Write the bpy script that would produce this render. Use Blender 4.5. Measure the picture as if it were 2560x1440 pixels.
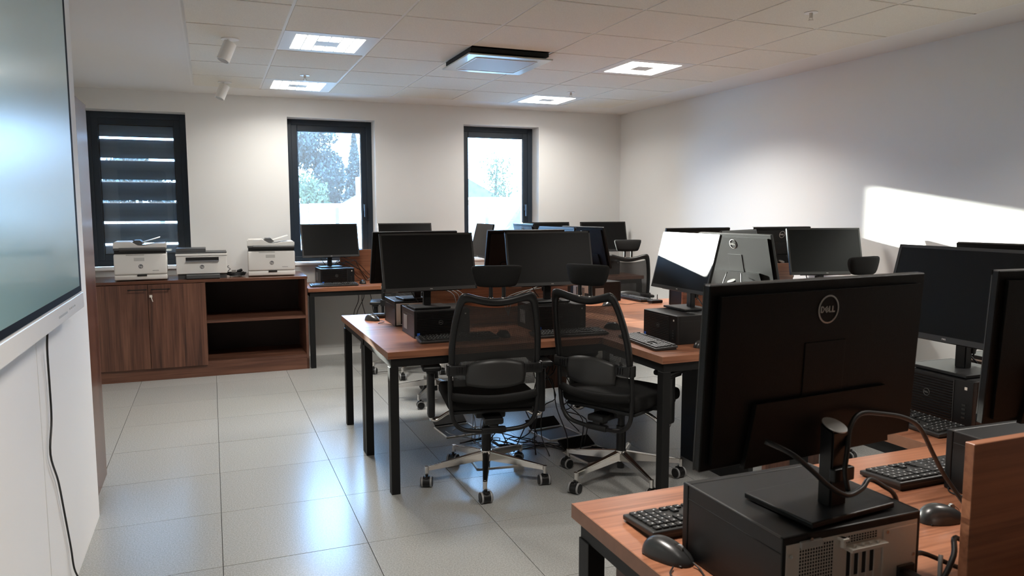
import bpy, bmesh, math, random
from mathutils import Vector, Matrix, Euler
random.seed(7)
PI = math.pi
R = math.radians
for o in list(bpy.data.objects): bpy.data.objects.remove(o)
S = bpy.context.scene
COL = S.collection

# ------------------------------------------------------------------ camera, world, sun, exposure
cd = bpy.data.cameras.new('camera'); cam = bpy.data.objects.new('camera', cd); COL.objects.link(cam)
CAMP = Vector((-.4543, -4.8874, 1.4624)); cam.location = CAMP
yaw, pit, rol = .3787, -.1029, -.0018
fwd = Vector((math.sin(yaw)*math.cos(pit), math.cos(yaw)*math.cos(pit), math.sin(pit)))
rgt = Vector((math.cos(yaw), -math.sin(yaw), 0)); upv = rgt.cross(fwd)
r2 = rgt*math.cos(rol)+upv*math.sin(rol); u2 = -rgt*math.sin(rol)+upv*math.cos(rol)
cam.matrix_world = Matrix(((r2.x, u2.x, -fwd.x, CAMP.x), (r2.y, u2.y, -fwd.y, CAMP.y), (r2.z, u2.z, -fwd.z, CAMP.z), (0, 0, 0, 1)))
cd.sensor_width = 36; cd.lens = 36*1882/2560; cd.clip_start = .02; cd.clip_end = 300
S.camera = cam
cd.dof.use_dof = True; cd.dof.focus_distance = 4.2; cd.dof.aperture_fstop = 9.0

W = bpy.data.worlds.new('sky'); S.world = W; W.use_nodes = True
wn = W.node_tree; bg = wn.nodes['Background']
bg.inputs[0].default_value = (.30, .57, 1.0, 1); bg.inputs[1].default_value = 22.0
sd = bpy.data.lights.new('sun', 'SUN'); sun = bpy.data.objects.new('sun', sd); COL.objects.link(sun)
sd.energy = 42; sd.angle = R(.9); sd.color = (1, .95, .86)
SUND = Vector((.283, -.943, -.157))
sun.rotation_euler = SUND.to_track_quat('-Z', 'Y').to_euler()
S.view_settings.view_transform = 'Standard'; S.view_settings.look = 'None'
S.view_settings.exposure = 0.42; S.view_settings.gamma = 1; S.view_settings.use_curve_mapping = False
for k, v in dict(use_denoising=True, max_bounces=8, diffuse_bounces=5, glossy_bounces=4, transmission_bounces=6, transparent_max_bounces=12,
                 caustics_reflective=False, caustics_refractive=False, sample_clamp_indirect=6.0, use_light_tree=True).items():
    try: setattr(S.cycles, k, v)
    except Exception: pass
LAMP = 1.0        # dimming of the ceiling lights

# ------------------------------------------------------------------ materials
def mat(name, col, rough=.5, metal=0, spec=.5, alpha=1, bump=None, noise=None, emit=None, coat=0, **kw):
    m = bpy.data.materials.new(name); m.use_nodes = True; nt = m.node_tree; b = nt.nodes['Principled BSDF']
    b.inputs['Base Color'].default_value = (*col, 1); b.inputs['Roughness'].default_value = rough
    b.inputs['Metallic'].default_value = metal; b.inputs['Specular IOR Level'].default_value = spec
    b.inputs['Alpha'].default_value = alpha; b.inputs['Coat Weight'].default_value = coat
    if emit: b.inputs['Emission Color'].default_value = (*emit[0], 1); b.inputs['Emission Strength'].default_value = emit[1]
    for k, v in kw.items(): b.inputs[k.replace('_', ' ')].default_value = v
    tc = None
    if bump or noise: tc = nt.nodes.new('ShaderNodeTexCoord')
    if noise:            # (scale, amount): fine mottling of the base colour
        n = nt.nodes.new('ShaderNodeTexNoise'); n.inputs['Scale'].default_value = noise[0]; n.inputs['Detail'].default_value = 4
        nt.links.new(tc.outputs['Object'], n.inputs['Vector'])
        r = nt.nodes.new('ShaderNodeValToRGB'); a = noise[1]
        r.color_ramp.elements[0].position = .35; r.color_ramp.elements[1].position = .65
        r.color_ramp.elements[0].color = (*[c*(1-a) for c in col], 1); r.color_ramp.elements[1].color = (*[min(1, c*(1+a)) for c in col], 1)
        nt.links.new(n.outputs['Fac'], r.inputs['Fac']); nt.links.new(r.outputs['Color'], b.inputs['Base Color'])
    if bump:             # (scale, strength)
        n = nt.nodes.new('ShaderNodeTexNoise'); n.inputs['Scale'].default_value = bump[0]; n.inputs['Detail'].default_value = 3
        nt.links.new(tc.outputs['Object'], n.inputs['Vector'])
        bp = nt.nodes.new('ShaderNodeBump'); bp.inputs['Strength'].default_value = bump[1]; bp.inputs['Distance'].default_value = .002
        nt.links.new(n.outputs['Fac'], bp.inputs['Height']); nt.links.new(bp.outputs['Normal'], b.inputs['Normal'])
    return m
def wood(name, axis, dark, mid, light, rough=.38, world=False):
    m = bpy.data.materials.new(name); m.use_nodes = True; nt = m.node_tree; b = nt.nodes['Principled BSDF']; L = nt.links
    tc = nt.nodes.new('ShaderNodeTexCoord'); mp = nt.nodes.new('ShaderNodeMapping')
    sc = [5.0, 5.0, 5.0]; sc[axis] = .35; mp.inputs['Scale'].default_value = sc
    L.new(tc.outputs['Object'], mp.inputs['Vector'])
    n = nt.nodes.new('ShaderNodeTexNoise'); n.inputs['Scale'].default_value = 2.2; n.inputs['Detail'].default_value = 5; n.inputs['Distortion'].default_value = .6
    L.new(mp.outputs['Vector'], n.inputs['Vector'])
    mp2 = nt.nodes.new('ShaderNodeMapping'); s2 = [60.0]*3; s2[axis] = 1.6; mp2.inputs['Scale'].default_value = s2
    L.new(tc.outputs['Object'], mp2.inputs['Vector'])
    n2 = nt.nodes.new('ShaderNodeTexNoise'); n2.inputs['Scale'].default_value = 1.6; n2.inputs['Detail'].default_value = 3
    L.new(mp2.outputs['Vector'], n2.inputs['Vector'])
    mx = nt.nodes.new('ShaderNodeMix'); mx.data_type = 'FLOAT'; mx.inputs[0].default_value = .38
    L.new(n.outputs['Fac'], mx.inputs[2]); L.new(n2.outputs['Fac'], mx.inputs[3])
    r = nt.nodes.new('ShaderNodeValToRGB'); r.color_ramp.elements[0].position = .36; r.color_ramp.elements[1].position = .62
    r.color_ramp.elements[0].color = (*dark, 1); r.color_ramp.elements[1].color = (*light, 1)
    e = r.color_ramp.elements.new(.48); e.color = (*mid, 1)
    L.new(mx.outputs[0], r.inputs['Fac']); L.new(r.outputs['Color'], b.inputs['Base Color'])
    b.inputs['Roughness'].default_value = rough; b.inputs['Specular IOR Level'].default_value = .5
    bp = nt.nodes.new('ShaderNodeBump'); bp.inputs['Strength'].default_value = .08; bp.inputs['Distance'].default_value = .001
    L.new(n2.outputs['Fac'], bp.inputs['Height']); L.new(bp.outputs['Normal'], b.inputs['Normal'])
    return m
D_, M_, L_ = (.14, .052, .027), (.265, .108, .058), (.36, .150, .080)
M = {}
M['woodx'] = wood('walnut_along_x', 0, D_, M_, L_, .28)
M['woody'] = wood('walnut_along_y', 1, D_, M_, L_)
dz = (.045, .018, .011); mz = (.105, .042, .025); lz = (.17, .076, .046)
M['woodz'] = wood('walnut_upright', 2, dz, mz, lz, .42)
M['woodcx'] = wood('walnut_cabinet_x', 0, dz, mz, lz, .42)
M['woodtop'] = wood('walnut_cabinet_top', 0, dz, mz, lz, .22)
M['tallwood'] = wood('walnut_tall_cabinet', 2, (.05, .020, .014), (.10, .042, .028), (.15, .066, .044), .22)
M['wall'] = mat('wall_paint', (.80, .795, .775), .9, bump=(180, .12), spec=.2)
M['panelwall'] = mat('board_wall_paint', (.80, .785, .765), .85, spec=.2)
M['darkwall'] = mat('bounce_cutting_wall', (.07, .06, .055), .8, spec=.2)  # unseen front wall, coloured dark to hold back bounce and reflections
M['reveal'] = mat('window_reveal_plaster', (.84, .84, .84), .9, spec=.2)
M['ceil'] = mat('ceiling_plaster', (.80, .78, .75), .95, spec=.1)
M['ctile'] = mat('ceiling_tile_board', (.80, .765, .685), .98, bump=(260, .25), noise=(140, .04), spec=.08)
M['tbar'] = mat('ceiling_grid_metal', (.82, .80, .76), .5, spec=.3)
M['shadowgap'] = mat('ceiling_void', (.02, .02, .02), .9)
M['white'] = mat('white_enamel', (.85, .84, .82), .35)
M['black'] = mat('black_powder_coat', (.005, .005, .005), .5, spec=.3, bump=(500, .1))
M['blackp'] = mat('black_plastic', (.0045, .0045, .0048), .40, spec=.38, bump=(700, .12))
M['blackback'] = mat('black_textured_casing', (.0035, .0033, .0031), .38, bump=(900, .35), spec=.20)
M['greybez'] = mat('dark_grey_bezel', (.018, .0175, .017), .42)
M['screen'] = mat('matte_screen', (.002, .0021, .0022), .36, spec=.20)
M['boardscreen'] = mat('board_glass', (.32, .50, .51), .27, spec=.9, coat=.35, Coat_Roughness=.05)
M['chrome'] = mat('polished_aluminium', (.78, .76, .73), .16, 1)
M['steel'] = mat('zinc_steel', (.72, .67, .60), .45, .3)
M['silver'] = mat('silver_print', (.55, .54, .52), .4, .3)
M['fabric'] = mat('black_fabric', (.009, .0088, .0085), .9, bump=(900, .7), noise=(700, .4), spec=.2)
M['frame'] = mat('anthracite_window_frame', (.012, .022, .035), .45)
M['glass'] = mat('window_glass', (1, 1, 1), 0, alpha=1)
M['key'] = mat('keycap', (.010, .010, .010), .5)
M['kprint'] = mat('key_legend', (.5, .5, .5), .5)
M['keybody'] = mat('keyboard_body', (.020, .020, .0195), .42)
M['mouse'] = mat('mouse_shell', (.02, .02, .02), .3)
M['rim'] = mat('castor_rim', (.22, .22, .22), .5)
M['prwhite'] = mat('printer_white', (.68, .66, .63), .45)
M['prgrey'] = mat('printer_grey', (.065, .066, .068), .4)
M['prdark'] = mat('printer_black', (.012, .012, .012), .35)
M['dimlogo'] = mat('dim_emblem', (.16, .16, .155), .4, .3)
M['capsteel'] = mat('brushed_cap', (.75, .74, .72), .32, .6)
M['matteblack'] = mat('matte_black_border', (.004, .004, .005), .75, spec=.1)
M['woodedge'] = mat('walnut_edge_band', (.25, .115, .066), .42, noise=(30, .08))
M['rimedge'] = mat('case_edge_highlight', (.05, .05, .05), .3)  # paler strip paints a highlight along the top edges of the case
M['prlogo2'] = mat('grey_plate', (.42, .43, .42), .5)
M['inner'] = mat('shaded_cabinet_inside', (.028, .012, .008), .6)  # back panel colour darkened to carry the shade inside the cabinet
M['prlogo'] = mat('printer_logo', (.12, .12, .13), .4)
M['cable'] = mat('black_cable', (.010, .010, .010), .45)
M['cableg'] = mat('grey_cable', (.30, .30, .29), .5)
M['blind'] = mat('slate_blind_fabric', (.25, .30, .39), .8, bump=(400, .3))
M['blue'] = mat('blue_sticker', (.02, .10, .45), .4)
M['paper'] = mat('label_paper', (.45, .44, .42), .6)
M['lamp'] = mat('light_cell_diffuser', (.9, .9, .9), .5, emit=((1, .97, .92), 7.0))
M['lampframe'] = mat('light_frame', (.74, .74, .72), .5)
M['acglass'] = mat('clear_acrylic', (.56, .60, .56), .3, coat=.2, Transmission_Weight=.15)
M['baseb'] = mat('skirting', (.70, .69, .66), .6)
M['grass'] = mat('grass', (.10, .16, .05), .95, noise=(6, .3))
M['leafd'] = mat('conifer_leaves', (.026, .036, .034), .8, noise=(3, .35))
M['leafl'] = mat('bright_leaves', (.055, .070, .035), .8, noise=(3, .3))
M['bark'] = mat('bark', (.03, .025, .02), .9, noise=(8, .3))
M['fencew'] = mat('white_fence_sheet', (.80, .80, .80), .8)
M['wire'] = mat('wire_fence', (.05, .06, .065), .5, .2)
M['roof'] = mat('roof_tile', (.075, .055, .055), .8, noise=(5, .3))
M['render'] = mat('house_render', (.40, .40, .40), .9)
M['concrete2'] = mat('pale_paving', (.62, .61, .58), .9, noise=(4, .08))
M['concrete'] = mat('concrete_grey', (.06, .068, .075), .9)
# window glass lets the sun through
def glassmat():
    m = M['glass']; nt = m.node_tree; nt.nodes.clear()
    o = nt.nodes.new('ShaderNodeOutputMaterial'); t = nt.nodes.new('ShaderNodeBsdfTransparent'); g = nt.nodes.new('ShaderNodeBsdfGlossy')
    g.inputs['Roughness'].default_value = .01; f = nt.nodes.new('ShaderNodeFresnel'); f.inputs['IOR'].default_value = 1.45
    t.inputs['Color'].default_value = (.93, .97, .97, 1)
    x = nt.nodes.new('ShaderNodeMixShader'); nt.links.new(f.outputs[0], x.inputs[0]); nt.links.new(t.outputs[0], x.inputs[1]); nt.links.new(g.outputs[0], x.inputs[2])
    d = nt.nodes.new('ShaderNodeBsdfTranslucent'); d.inputs['Color'].default_value = (.92, .96, 1, 1)   # faint scatter added to the pane, veils the view like haze
    y = nt.nodes.new('ShaderNodeMixShader'); y.inputs[0].default_value = .008
    nt.links.new(x.outputs[0], y.inputs[1]); nt.links.new(d.outputs[0], y.inputs[2]); nt.links.new(y.outputs[0], o.inputs[0])
glassmat()
# chair net: black threads with open meshes between
def netmat():
    m = mat('chair_net', (.014, .0135, .013), .7, spec=.3); nt = m.node_tree; b = nt.nodes['Principled BSDF']; L = nt.links
    tc = nt.nodes.new('ShaderNodeTexCoord'); s = nt.nodes.new('ShaderNodeSeparateXYZ'); L.new(tc.outputs['Object'], s.inputs[0])
    def wave(out):
        a = nt.nodes.new('ShaderNodeMath'); a.operation = 'MULTIPLY'; a.inputs[1].default_value = 2*PI/.0026; L.new(out, a.inputs[0])
        c = nt.nodes.new('ShaderNodeMath'); c.operation = 'SINE'; L.new(a.outputs[0], c.inputs[0]); return c.outputs[0]
    mx = nt.nodes.new('ShaderNodeMath'); mx.operation = 'MAXIMUM'; L.new(wave(s.outputs[0]), mx.inputs[0]); L.new(wave(s.outputs[2]), mx.inputs[1])
    g = nt.nodes.new('ShaderNodeMath'); g.operation = 'GREATER_THAN'; g.inputs[1].default_value = -.34; L.new(mx.outputs[0], g.inputs[0])
    L.new(g.outputs[0], b.inputs['Alpha']); return m
M['net'] = netmat()
# speckled vinyl floor panel
def floormat():
    m = bpy.data.materials.new('speckled_vinyl'); m.use_nodes = True; nt = m.node_tree; b = nt.nodes['Principled BSDF']; L = nt.links
    g = nt.nodes.new('ShaderNodeNewGeometry')
    oi = nt.nodes.new('ShaderNodeObjectInfo')
    def sp(scale, lo, hi, c0, c1):
        n = nt.nodes.new('ShaderNodeTexNoise'); n.inputs['Scale'].default_value = scale; n.inputs['Detail'].default_value = 2
        L.new(g.outputs['Position'], n.inputs['Vector'])
        r = nt.nodes.new('ShaderNodeValToRGB'); r.color_ramp.elements[0].position = lo; r.color_ramp.elements[1].position = hi
        r.color_ramp.elements[0].color = (*c0, 1); r.color_ramp.elements[1].color = (*c1, 1); L.new(n.outputs['Fac'], r.inputs['Fac']); return r.outputs['Color']
    a = sp(160, .40, .62, (.265, .265, .255), (.35, .35, .335)); c = sp(330, .68, .74, (0, 0, 0), (.6, .59, .55)); d = sp(300, .28, .33, (.6, .6, .6), (1, 1, 1))
    x = nt.nodes.new('ShaderNodeMix'); x.data_type = 'RGBA'; x.blend_type = 'ADD'; x.inputs[0].default_value = .35; L.new(a, x.inputs[6]); L.new(c, x.inputs[7])
    y = nt.nodes.new('ShaderNodeMix'); y.data_type = 'RGBA'; y.blend_type = 'MULTIPLY'; y.inputs[0].default_value = .6; L.new(x.outputs[2], y.inputs[6]); L.new(d, y.inputs[7])
    hv = nt.nodes.new('ShaderNodeHueSaturation'); L.new(y.outputs[2], hv.inputs['Color'])
    mm = nt.nodes.new('ShaderNodeMapRange'); mm.inputs[3].default_value = .96; mm.inputs[4].default_value = 1.04; L.new(oi.outputs['Random'], mm.inputs[0]); L.new(mm.outputs[0], hv.inputs['Value'])
    L.new(hv.outputs[0], b.inputs['Base Color']); b.inputs['Roughness'].default_value = .23; b.inputs['Specular IOR Level'].default_value = .45
    return m
M['floor'] = floormat()
M['floorgap'] = mat('floor_joint', (.03, .03, .03), .9)

# ------------------------------------------------------------------ mesh helpers
class MB:
    def __init__(s): s.bm = bmesh.new(); s.smooth = False
    def box(s, c, d, rot=None, bev=0, seg=2):
        r = bmesh.ops.create_cube(s.bm, size=1)['verts']
        mt = Matrix.Translation(Vector(c)) @ (rot.to_4x4() if rot else Matrix.Identity(4)) @ Matrix.Diagonal((*d, 1))
        bmesh.ops.transform(s.bm, matrix=mt, verts=r)
        if bev:
            es = {e for v in r for e in v.link_edges}
            bmesh.ops.bevel(s.bm, geom=list(es), offset=bev, segments=seg, profile=.5, affect='EDGES')
        return s
    def span(s, a, b, bev=0, seg=2):
        a, b = Vector(a), Vector(b); return s.box((a+b)/2, [abs(x) for x in (b-a)], bev=bev, seg=seg)
    def cyl(s, a, b, r1, r2=None, n=16, cap=True):
        a, b = Vector(a), Vector(b); d = b-a; q = d.to_track_quat('Z', 'Y')
        mt = Matrix.Translation((a+b)/2) @ q.to_matrix().to_4x4()
        bmesh.ops.create_cone(s.bm, cap_ends=cap, segments=n, radius1=r1, radius2=r1 if r2 is None else r2, depth=d.length, matrix=mt); return s
    def tube(s, pts, r, n=8, closed=False, flat=None, smooth=True):
        """pts: path; r: radius or list; flat: (w,h) ellipse factors"""
        P = [Vector(p) for p in pts]
        if smooth: P, rr = catmull(P, r if isinstance(r, (list, tuple)) else None, closed)
        else: rr = r if isinstance(r, (list, tuple)) else None
        N = len(P); rings = []; prev = None
        for i, p in enumerate(P):
            t = (P[(i+1) % N]-P[i-1]) if (closed or 0 < i < N-1) else (P[1]-P[0] if i == 0 else P[-1]-P[-2])
            t.normalize()
            if prev is None:
                u = t.cross(Vector((0, 0, 1)))
                if u.length < .1: u = t.cross(Vector((1, 0, 0)))
            else: u = prev - t*prev.dot(t)
            u.normalize(); prev = u; v = t.cross(u); ra = rr[i] if rr else r
            fa, fb = flat if flat else (1, 1)
            rings.append([s.bm.verts.new(p+u*math.cos(2*PI*k/n)*ra*fa+v*math.sin(2*PI*k/n)*ra*fb) for k in range(n)])
        for i in range(N if closed else N-1):
            A, B = rings[i], rings[(i+1) % N]
            for k in range(n): s.bm.faces.new((A[k], A[(k+1) % n], B[(k+1) % n], B[k]))
        if not closed:
            s.bm.faces.new(rings[0][::-1]); s.bm.faces.new(rings[-1])
        return s
    def prism(s, poly, a, b, axis):
        """poly: 2-D outline in the two other axes, extruded along axis from a to b"""
        def mk(p, t):
            v = [0, 0, 0]; o = [i for i in range(3) if i != axis]; v[o[0]] = p[0]; v[o[1]] = p[1]; v[axis] = t; return s.bm.verts.new(v)
        A = [mk(p, a) for p in poly]; B = [mk(p, b) for p in poly]; n = len(poly)
        s.bm.faces.new(A[::-1]); s.bm.faces.new(B)
        for k in range(n): s.bm.faces.new((A[k], A[(k+1) % n], B[(k+1) % n], B[k]))
        return s
    def grid(s, fn, nu, nv):
        V = [[s.bm.verts.new(fn(i/nu, j/nv)) for j in range(nv+1)] for i in range(nu+1)]
        for i in range(nu):
            for j in range(nv): s.bm.faces.new((V[i][j], V[i+1][j], V[i+1][j+1], V[i][j+1]))
        return s
    def xf(s, mt): bmesh.ops.transform(s.bm, matrix=mt, verts=s.bm.verts); return s
    def done(s, name, m, parent=None, loc=None, rot=None, smooth=False, subd=0, kind=None):
        bmesh.ops.recalc_face_normals(s.bm, faces=s.bm.faces)
        me = bpy.data.meshes.new(name); s.bm.to_mesh(me); s.bm.free(); me.materials.append(m)
        if smooth:
            for p in me.polygons: p.use_smooth = True
            if smooth == 'auto':
                me.set_sharp_from_angle(angle=R(38))
        o = bpy.data.objects.new(name, me); COL.objects.link(o)
        if parent: o.parent = parent
        if loc is not None: o.location = loc
        if rot is not None: o.rotation_euler = rot
        if subd:
            md = o.modifiers.new('sub', 'SUBSURF'); md.levels = subd; md.render_levels = subd
        if kind: o['kind'] = kind
        return o
def catmull(P, rad, closed, k=5):
    out = []; rr = [] if rad else None; N = len(P)
    if N < 3: return P, rad
    for i in range(N if closed else N-1):
        p0 = P[i-1] if (i or closed) else P[0]*2-P[1]; p1 = P[i]; p2 = P[(i+1) % N]
        p3 = P[(i+2) % N] if (closed or i+2 < N) else P[-1]*2-P[-2]
        for j in range(k):
            t = j/k
            out.append(.5*((2*p1)+(-p0+p2)*t+(2*p0-5*p1+4*p2-p3)*t*t+(-p0+3*p1-3*p2+p3)*t**3))
            if rad: rr.append(rad[i]*(1-t)+rad[(i+1) % N]*t)
    if not closed:
        out.append(P[-1])
        if rad: rr.append(rad[-1])
    return out, rr
def thing(name, label, cat, loc=(0, 0, 0), rz=0, group=None):
    o = bpy.data.objects.new(name, None); COL.objects.link(o); o.empty_display_size = .05
    o.location = loc; o.rotation_euler = (0, 0, rz); o['label'] = label; o['category'] = cat
    if group: o['group'] = group
    return o
def tag(o, label, cat, group=None):
    o['label'] = label; o['category'] = cat
    if group: o['group'] = group
    return o
def struct(o): o['kind'] = 'structure'; return o
KIDS = {}
def kids(o):
    if o.name not in KIDS: KIDS[o.name] = [c for c in bpy.data.objects if c.parent == o]
    return KIDS[o.name]
def dup(o, parent=None):
    c = o.copy(); COL.objects.link(c)
    if parent: c.parent = parent
    for k in kids(o): dup(k, c)
    return c
def place(proto, first, label, loc, rz, group):
    o = proto if first else dup(proto)
    o.location = loc; o.rotation_euler = (0, 0, rz); o['label'] = label
    if group: o['group'] = group
    return o
def text_mesh(txt, size, name, m, parent, loc, rot, ext=.0006, off=0.0, xs=1.0):
    cu = bpy.data.curves.new(name, 'FONT'); cu.body = txt; cu.size = size; cu.extrude = ext; cu.align_x = 'CENTER'; cu.align_y = 'CENTER'; cu.offset = off; cu.resolution_u = 3
    t = bpy.data.objects.new(name+'_tmp', cu); COL.objects.link(t)
    bpy.context.view_layer.update()
    me = bpy.data.meshes.new_from_object(t.evaluated_get(bpy.context.evaluated_depsgraph_get())); bpy.data.objects.remove(t); bpy.data.curves.remove(cu)
    me.materials.clear(); me.materials.append(m); me.name = name
    for v in me.vertices: v.co.x *= xs
    o = bpy.data.objects.new(name, me); COL.objects.link(o); o.parent = parent; o.location = loc; o.rotation_euler = rot; return o

# ------------------------------------------------------------------ room shell
CZ = 2.5536; YB = 2.85; XR = 3.98; XL = -1.60; XW = -1.01; YN = -6.2; ZD = .75
WIN = [(-1.50, -.64), (.27, 1.127), (2.075, 2.946)]; WZ0, WZ1 = .945, 2.372; WD = .38
def wall_back():
    mb = MB(); y0, y1 = YB, YB+WD
    xs = [XL-.3]+[v for w in WIN for v in w]+[XR+.3]
    for i in range(0, len(xs), 2): mb.span((xs[i], y0, -.1), (xs[i+1], y1, CZ+.3))
    for a, b in WIN:
        mb.span((a, y0, -.1), (b, y1, WZ0-.02)); mb.span((a, y0, WZ1), (b, y1, CZ+.3))
    return struct(mb.done('wall_back', M['wall']))
wall_back()
struct(MB().span((XR, YN, -.1), (XR+.2, YB, CZ+.3)).done('wall_right', M['wall']))
struct(MB().span((XL-.2, -.92, -.1), (XL, YB, CZ+.3)).done('wall_left', M['wall']))
mbw = MB().span((XL-.2, YN, -.1), (XW, -.903, CZ+.3))
wl = struct(mbw.done('wall_left', M['panelwall']))
struct(MB().span((XW-.0, -2.02, .02), (XW+.0012, -2.017, 1.3)).done('seam', M['baseb'], wl)).pop('kind')
struct(MB().span((XL-.2, YN-.2, -.1), (XR+.2, YN, CZ+.3)).done('wall_front', M['darkwall']))
# floor : raised-floor panels 0.6 m
fl = struct(MB().span((XL, YN, -.12), (XR, YB, -.006)).done('floor', M['floorgap']))
tm = None; FX, FY = -.4647, -.4796; k = 0
for i in range(-3, 9):
    for j in range(-9, 7):
        x0, x1 = max(XL, FX+.6*i), min(XR, FX+.6*(i+1)); y0, y1 = max(YN, FY+.6*j), min(YB, FY+.6*(j+1))
        if x1-x0 < .02 or y1-y0 < .02: continue
        full = abs(x1-x0-.6) < 1e-6 and abs(y1-y0-.6) < 1e-6; c = ((x0+x1)/2, (y0+y1)/2, random.choice((0, 0, 0, -.0006, .0))-.003)
        if full and tm:
            o = bpy.data.objects.new('floor_tile', tm); COL.objects.link(o); o.parent = fl; o.location = c
        else:
            o = MB().box((0, 0, 0), (x1-x0-.0028, y1-y0-.0028, .006)).done('floor_tile', M['floor'], fl, c)
            if full: tm = o.data
# ceiling
ce = struct(MB().span((XL, YN, CZ+.03), (XR, YB, CZ+.25)).done('ceiling', M['shadowgap']))
mb = MB()
mb.span((XL, YN, CZ), (-.57, YB, CZ+.03)); mb.span((-.57, 2.4, CZ), (XR, YB, CZ+.03)); mb.span((3.6, YN, CZ), (XR, 2.4, CZ+.03))
mb.done('plaster_border', M['ceil'], ce)
LIGHTS = [(0, 0), (0, 3), (4, 0), (4, 3)]; AC = (2, 0)
LIGHTS_BEHIND = [(0, -6), (4, -6)]
LAMPTILES = set(LIGHTS) | set(LIGHTS_BEHIND)
tmesh = {}
for i in range(-1, 6):
    for j in range(-10, 4):
        x0, x1 = (-.57, 0) if i < 0 else (.6*i, .6*i+.6)
        y0, y1 = .6*j, .6*j+.6
        if (i, j) in LAMPTILES or (i, j) == AC: continue
        key = i < 0
        if key in tmesh:
            o = bpy.data.objects.new('ceiling_tile', tmesh[key]); COL.objects.link(o); o.parent = ce; o.location = ((x0+x1)/2, (y0+y1)/2, CZ+.004)
        else:
            mb = MB().box((0, 0, 0), (x1-x0-.018, .6-.018, .010)); mb.box((0, 0, .006), (x1-x0-.002, .598, .004))
            o = mb.done('ceiling_tile', M['ctile'], ce, ((x0+x1)/2, (y0+y1)/2, CZ+.004)); tmesh[key] = o.data
for i in range(0, 7):
    MB().span((.6*i-.012, YN, CZ+.0035), (.6*i+.012, 2.4, CZ+.009)).done('grid_bar', M['tbar'], ce)
MB().span((-.57, YN, CZ-.001), (-.545, 2.4, CZ+.008)).done('grid_bar', M['tbar'], ce)
for j in range(-10, 5):
    MB().span((-.57, .6*j-.010, CZ+.0045), (3.6, .6*j+.010, CZ+.0085)).done('grid_bar', M['tbar'], ce)
MB().span((3.58, YN, CZ-.001), (3.60, 2.4, CZ+.008)).done('grid_bar', M['tbar'], ce)
struct(MB().span((.345, YB-.012, 0), (XR, YB, .075)).done('baseboard_back', M['baseb']))
struct(MB().span((XR-.012, YN, 0), (XR, YB-.012, .075)).done('baseboard_right', M['baseb']))

# windows
def window(n, x0, x1):
    y = YB+.18; e = struct(bpy.data.objects.new('window_%d' % n, None)); COL.objects.link(e); e.location = ((x0+x1)/2, y, WZ0)
    w = (x1-x0)/2; h = WZ1-WZ0
    def ring(name, a, t, y0, y1, m, bev=.004):
        mb = MB()
        mb.span((-w+a, y0, a), (-w+a+t, y1, h-a), bev); mb.span((w-a-t, y0, a), (w-a, y1, h-a), bev)
        mb.span((-w+a+t, y0, h-a-t), (w-a-t, y1, h-a), bev); mb.span((-w+a+t, y0, a), (w-a-t, y1, a+t), bev)
        return mb.done(name, m, e)
    ring('window_frame', .0, .055, 0, .075, M['frame']); ring('sash', .050, .062, .012, .07, M['frame'])
    ring('glazing_bead', .108, .010, .030, .045, M['prdark'], 0)
    MB().span((-w+.11, .040, .11), (w-.11, .044, h-.11)).done('window_pane', M['glass'], e)
    s = MB().span((-w+.002, -.18-.025, -.024), (w-.002, .0, -.002), .002).done('sill', M['white'], e)
    h_ = MB().box((w-.085, -.006, .55), (.028, .012, .07), bev=.003); h_.box((w-.085, -.035, .515), (.02, .02, .13), bev=.004)
    if n != 1: h_.done('handle', M['frame'], e)
    else: h_.bm.free()
    return e
for n, (a, b) in enumerate(WIN): window(n+1, a, b)
# blind behind the pane of window 1 : slate bands with open strips between
bl = thing('roller_blind', 'slate grey banded blind with thin bright gaps, closed over the left window', 'blind', (-1.07, YB+.265, 0))
gz = [2.142, 1.945, 1.746, 1.551, 1.354, 1.149]; top = 2.335
for k, z in enumerate(gz+[.93]):
    t = top if k == 0 else gz[k-1]-.010
    b0 = z+.010
    mb = MB(); mb.grid(lambda u, v: ((u-.5)*.83, .006*math.sin(v*PI), b0+(t-b0)*v), 6, 5)
    o = mb.done('blind_band', M['blind'], bl); md = o.modifiers.new('t', 'SOLIDIFY'); md.thickness = .002
for x in (-.33, .33): MB().cyl((x, 0, .95), (x, 0, top), .0012, n=6).done('cord', M['prdark'], bl)

# tall walnut cabinet beyond the board wall
t = thing('tall_cabinet', 'tall walnut cabinet standing beyond the end of the board wall', 'cabinet', (-1.315, -.66, 0))
MB().span((-.285, -.238, 0), (.265, .24, 2.012), .001).done('body', M['tallwood'], t)
MB().span((.2665, -.236, .05), (.285, .238, 2.005), .001).done('door', M['tallwood'], t)

# interactive board
BX = -.955
t = thing('interactive_board', 'large glossy interactive screen in a thin frame on the left wall', 'screen', (BX, -2.6, 1.08))
y0, y1 = -1.18, 1.13; zt = 1.36
MB().span((-.010, y0, 0), (.004, y1, zt), .003).done('casing', M['white'], t)
MB().span((.004, y0+.012, .066), (.0088, y1-.004, zt-.004)).done('black_border', M['matteblack'], t)
MB().span((.0085, y0+.05, .090), (.0094, y1-.050, zt-.03)).done('glass_panel', M['boardscreen'], t)
MB().span((.002, y0, .0), (.014, y1, .062), .003).done('lower_rail', M['white'], t)
mb = MB()
for k in range(4): mb.span((.014, .80+k*.035, .028), (.0146, .822+k*.035, .034))
mb.span((.014, .60, .022), (.0146, .76, .030)); mb.done('button_row', M['paper'], t)
text_mesh('viewboard', .03, 'rail_print', M['paper'], t, (.0146, .25, .03), (R(90), 0, R(90)), ext=.0002)
bpy.data.objects.remove([o for o in bpy.data.objects if o.name == 'rail_print'][0])
MB().span((-.052, -.5, .15), (-.010, .5, .9)).done('wall_bracket', M['black'], t)
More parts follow.
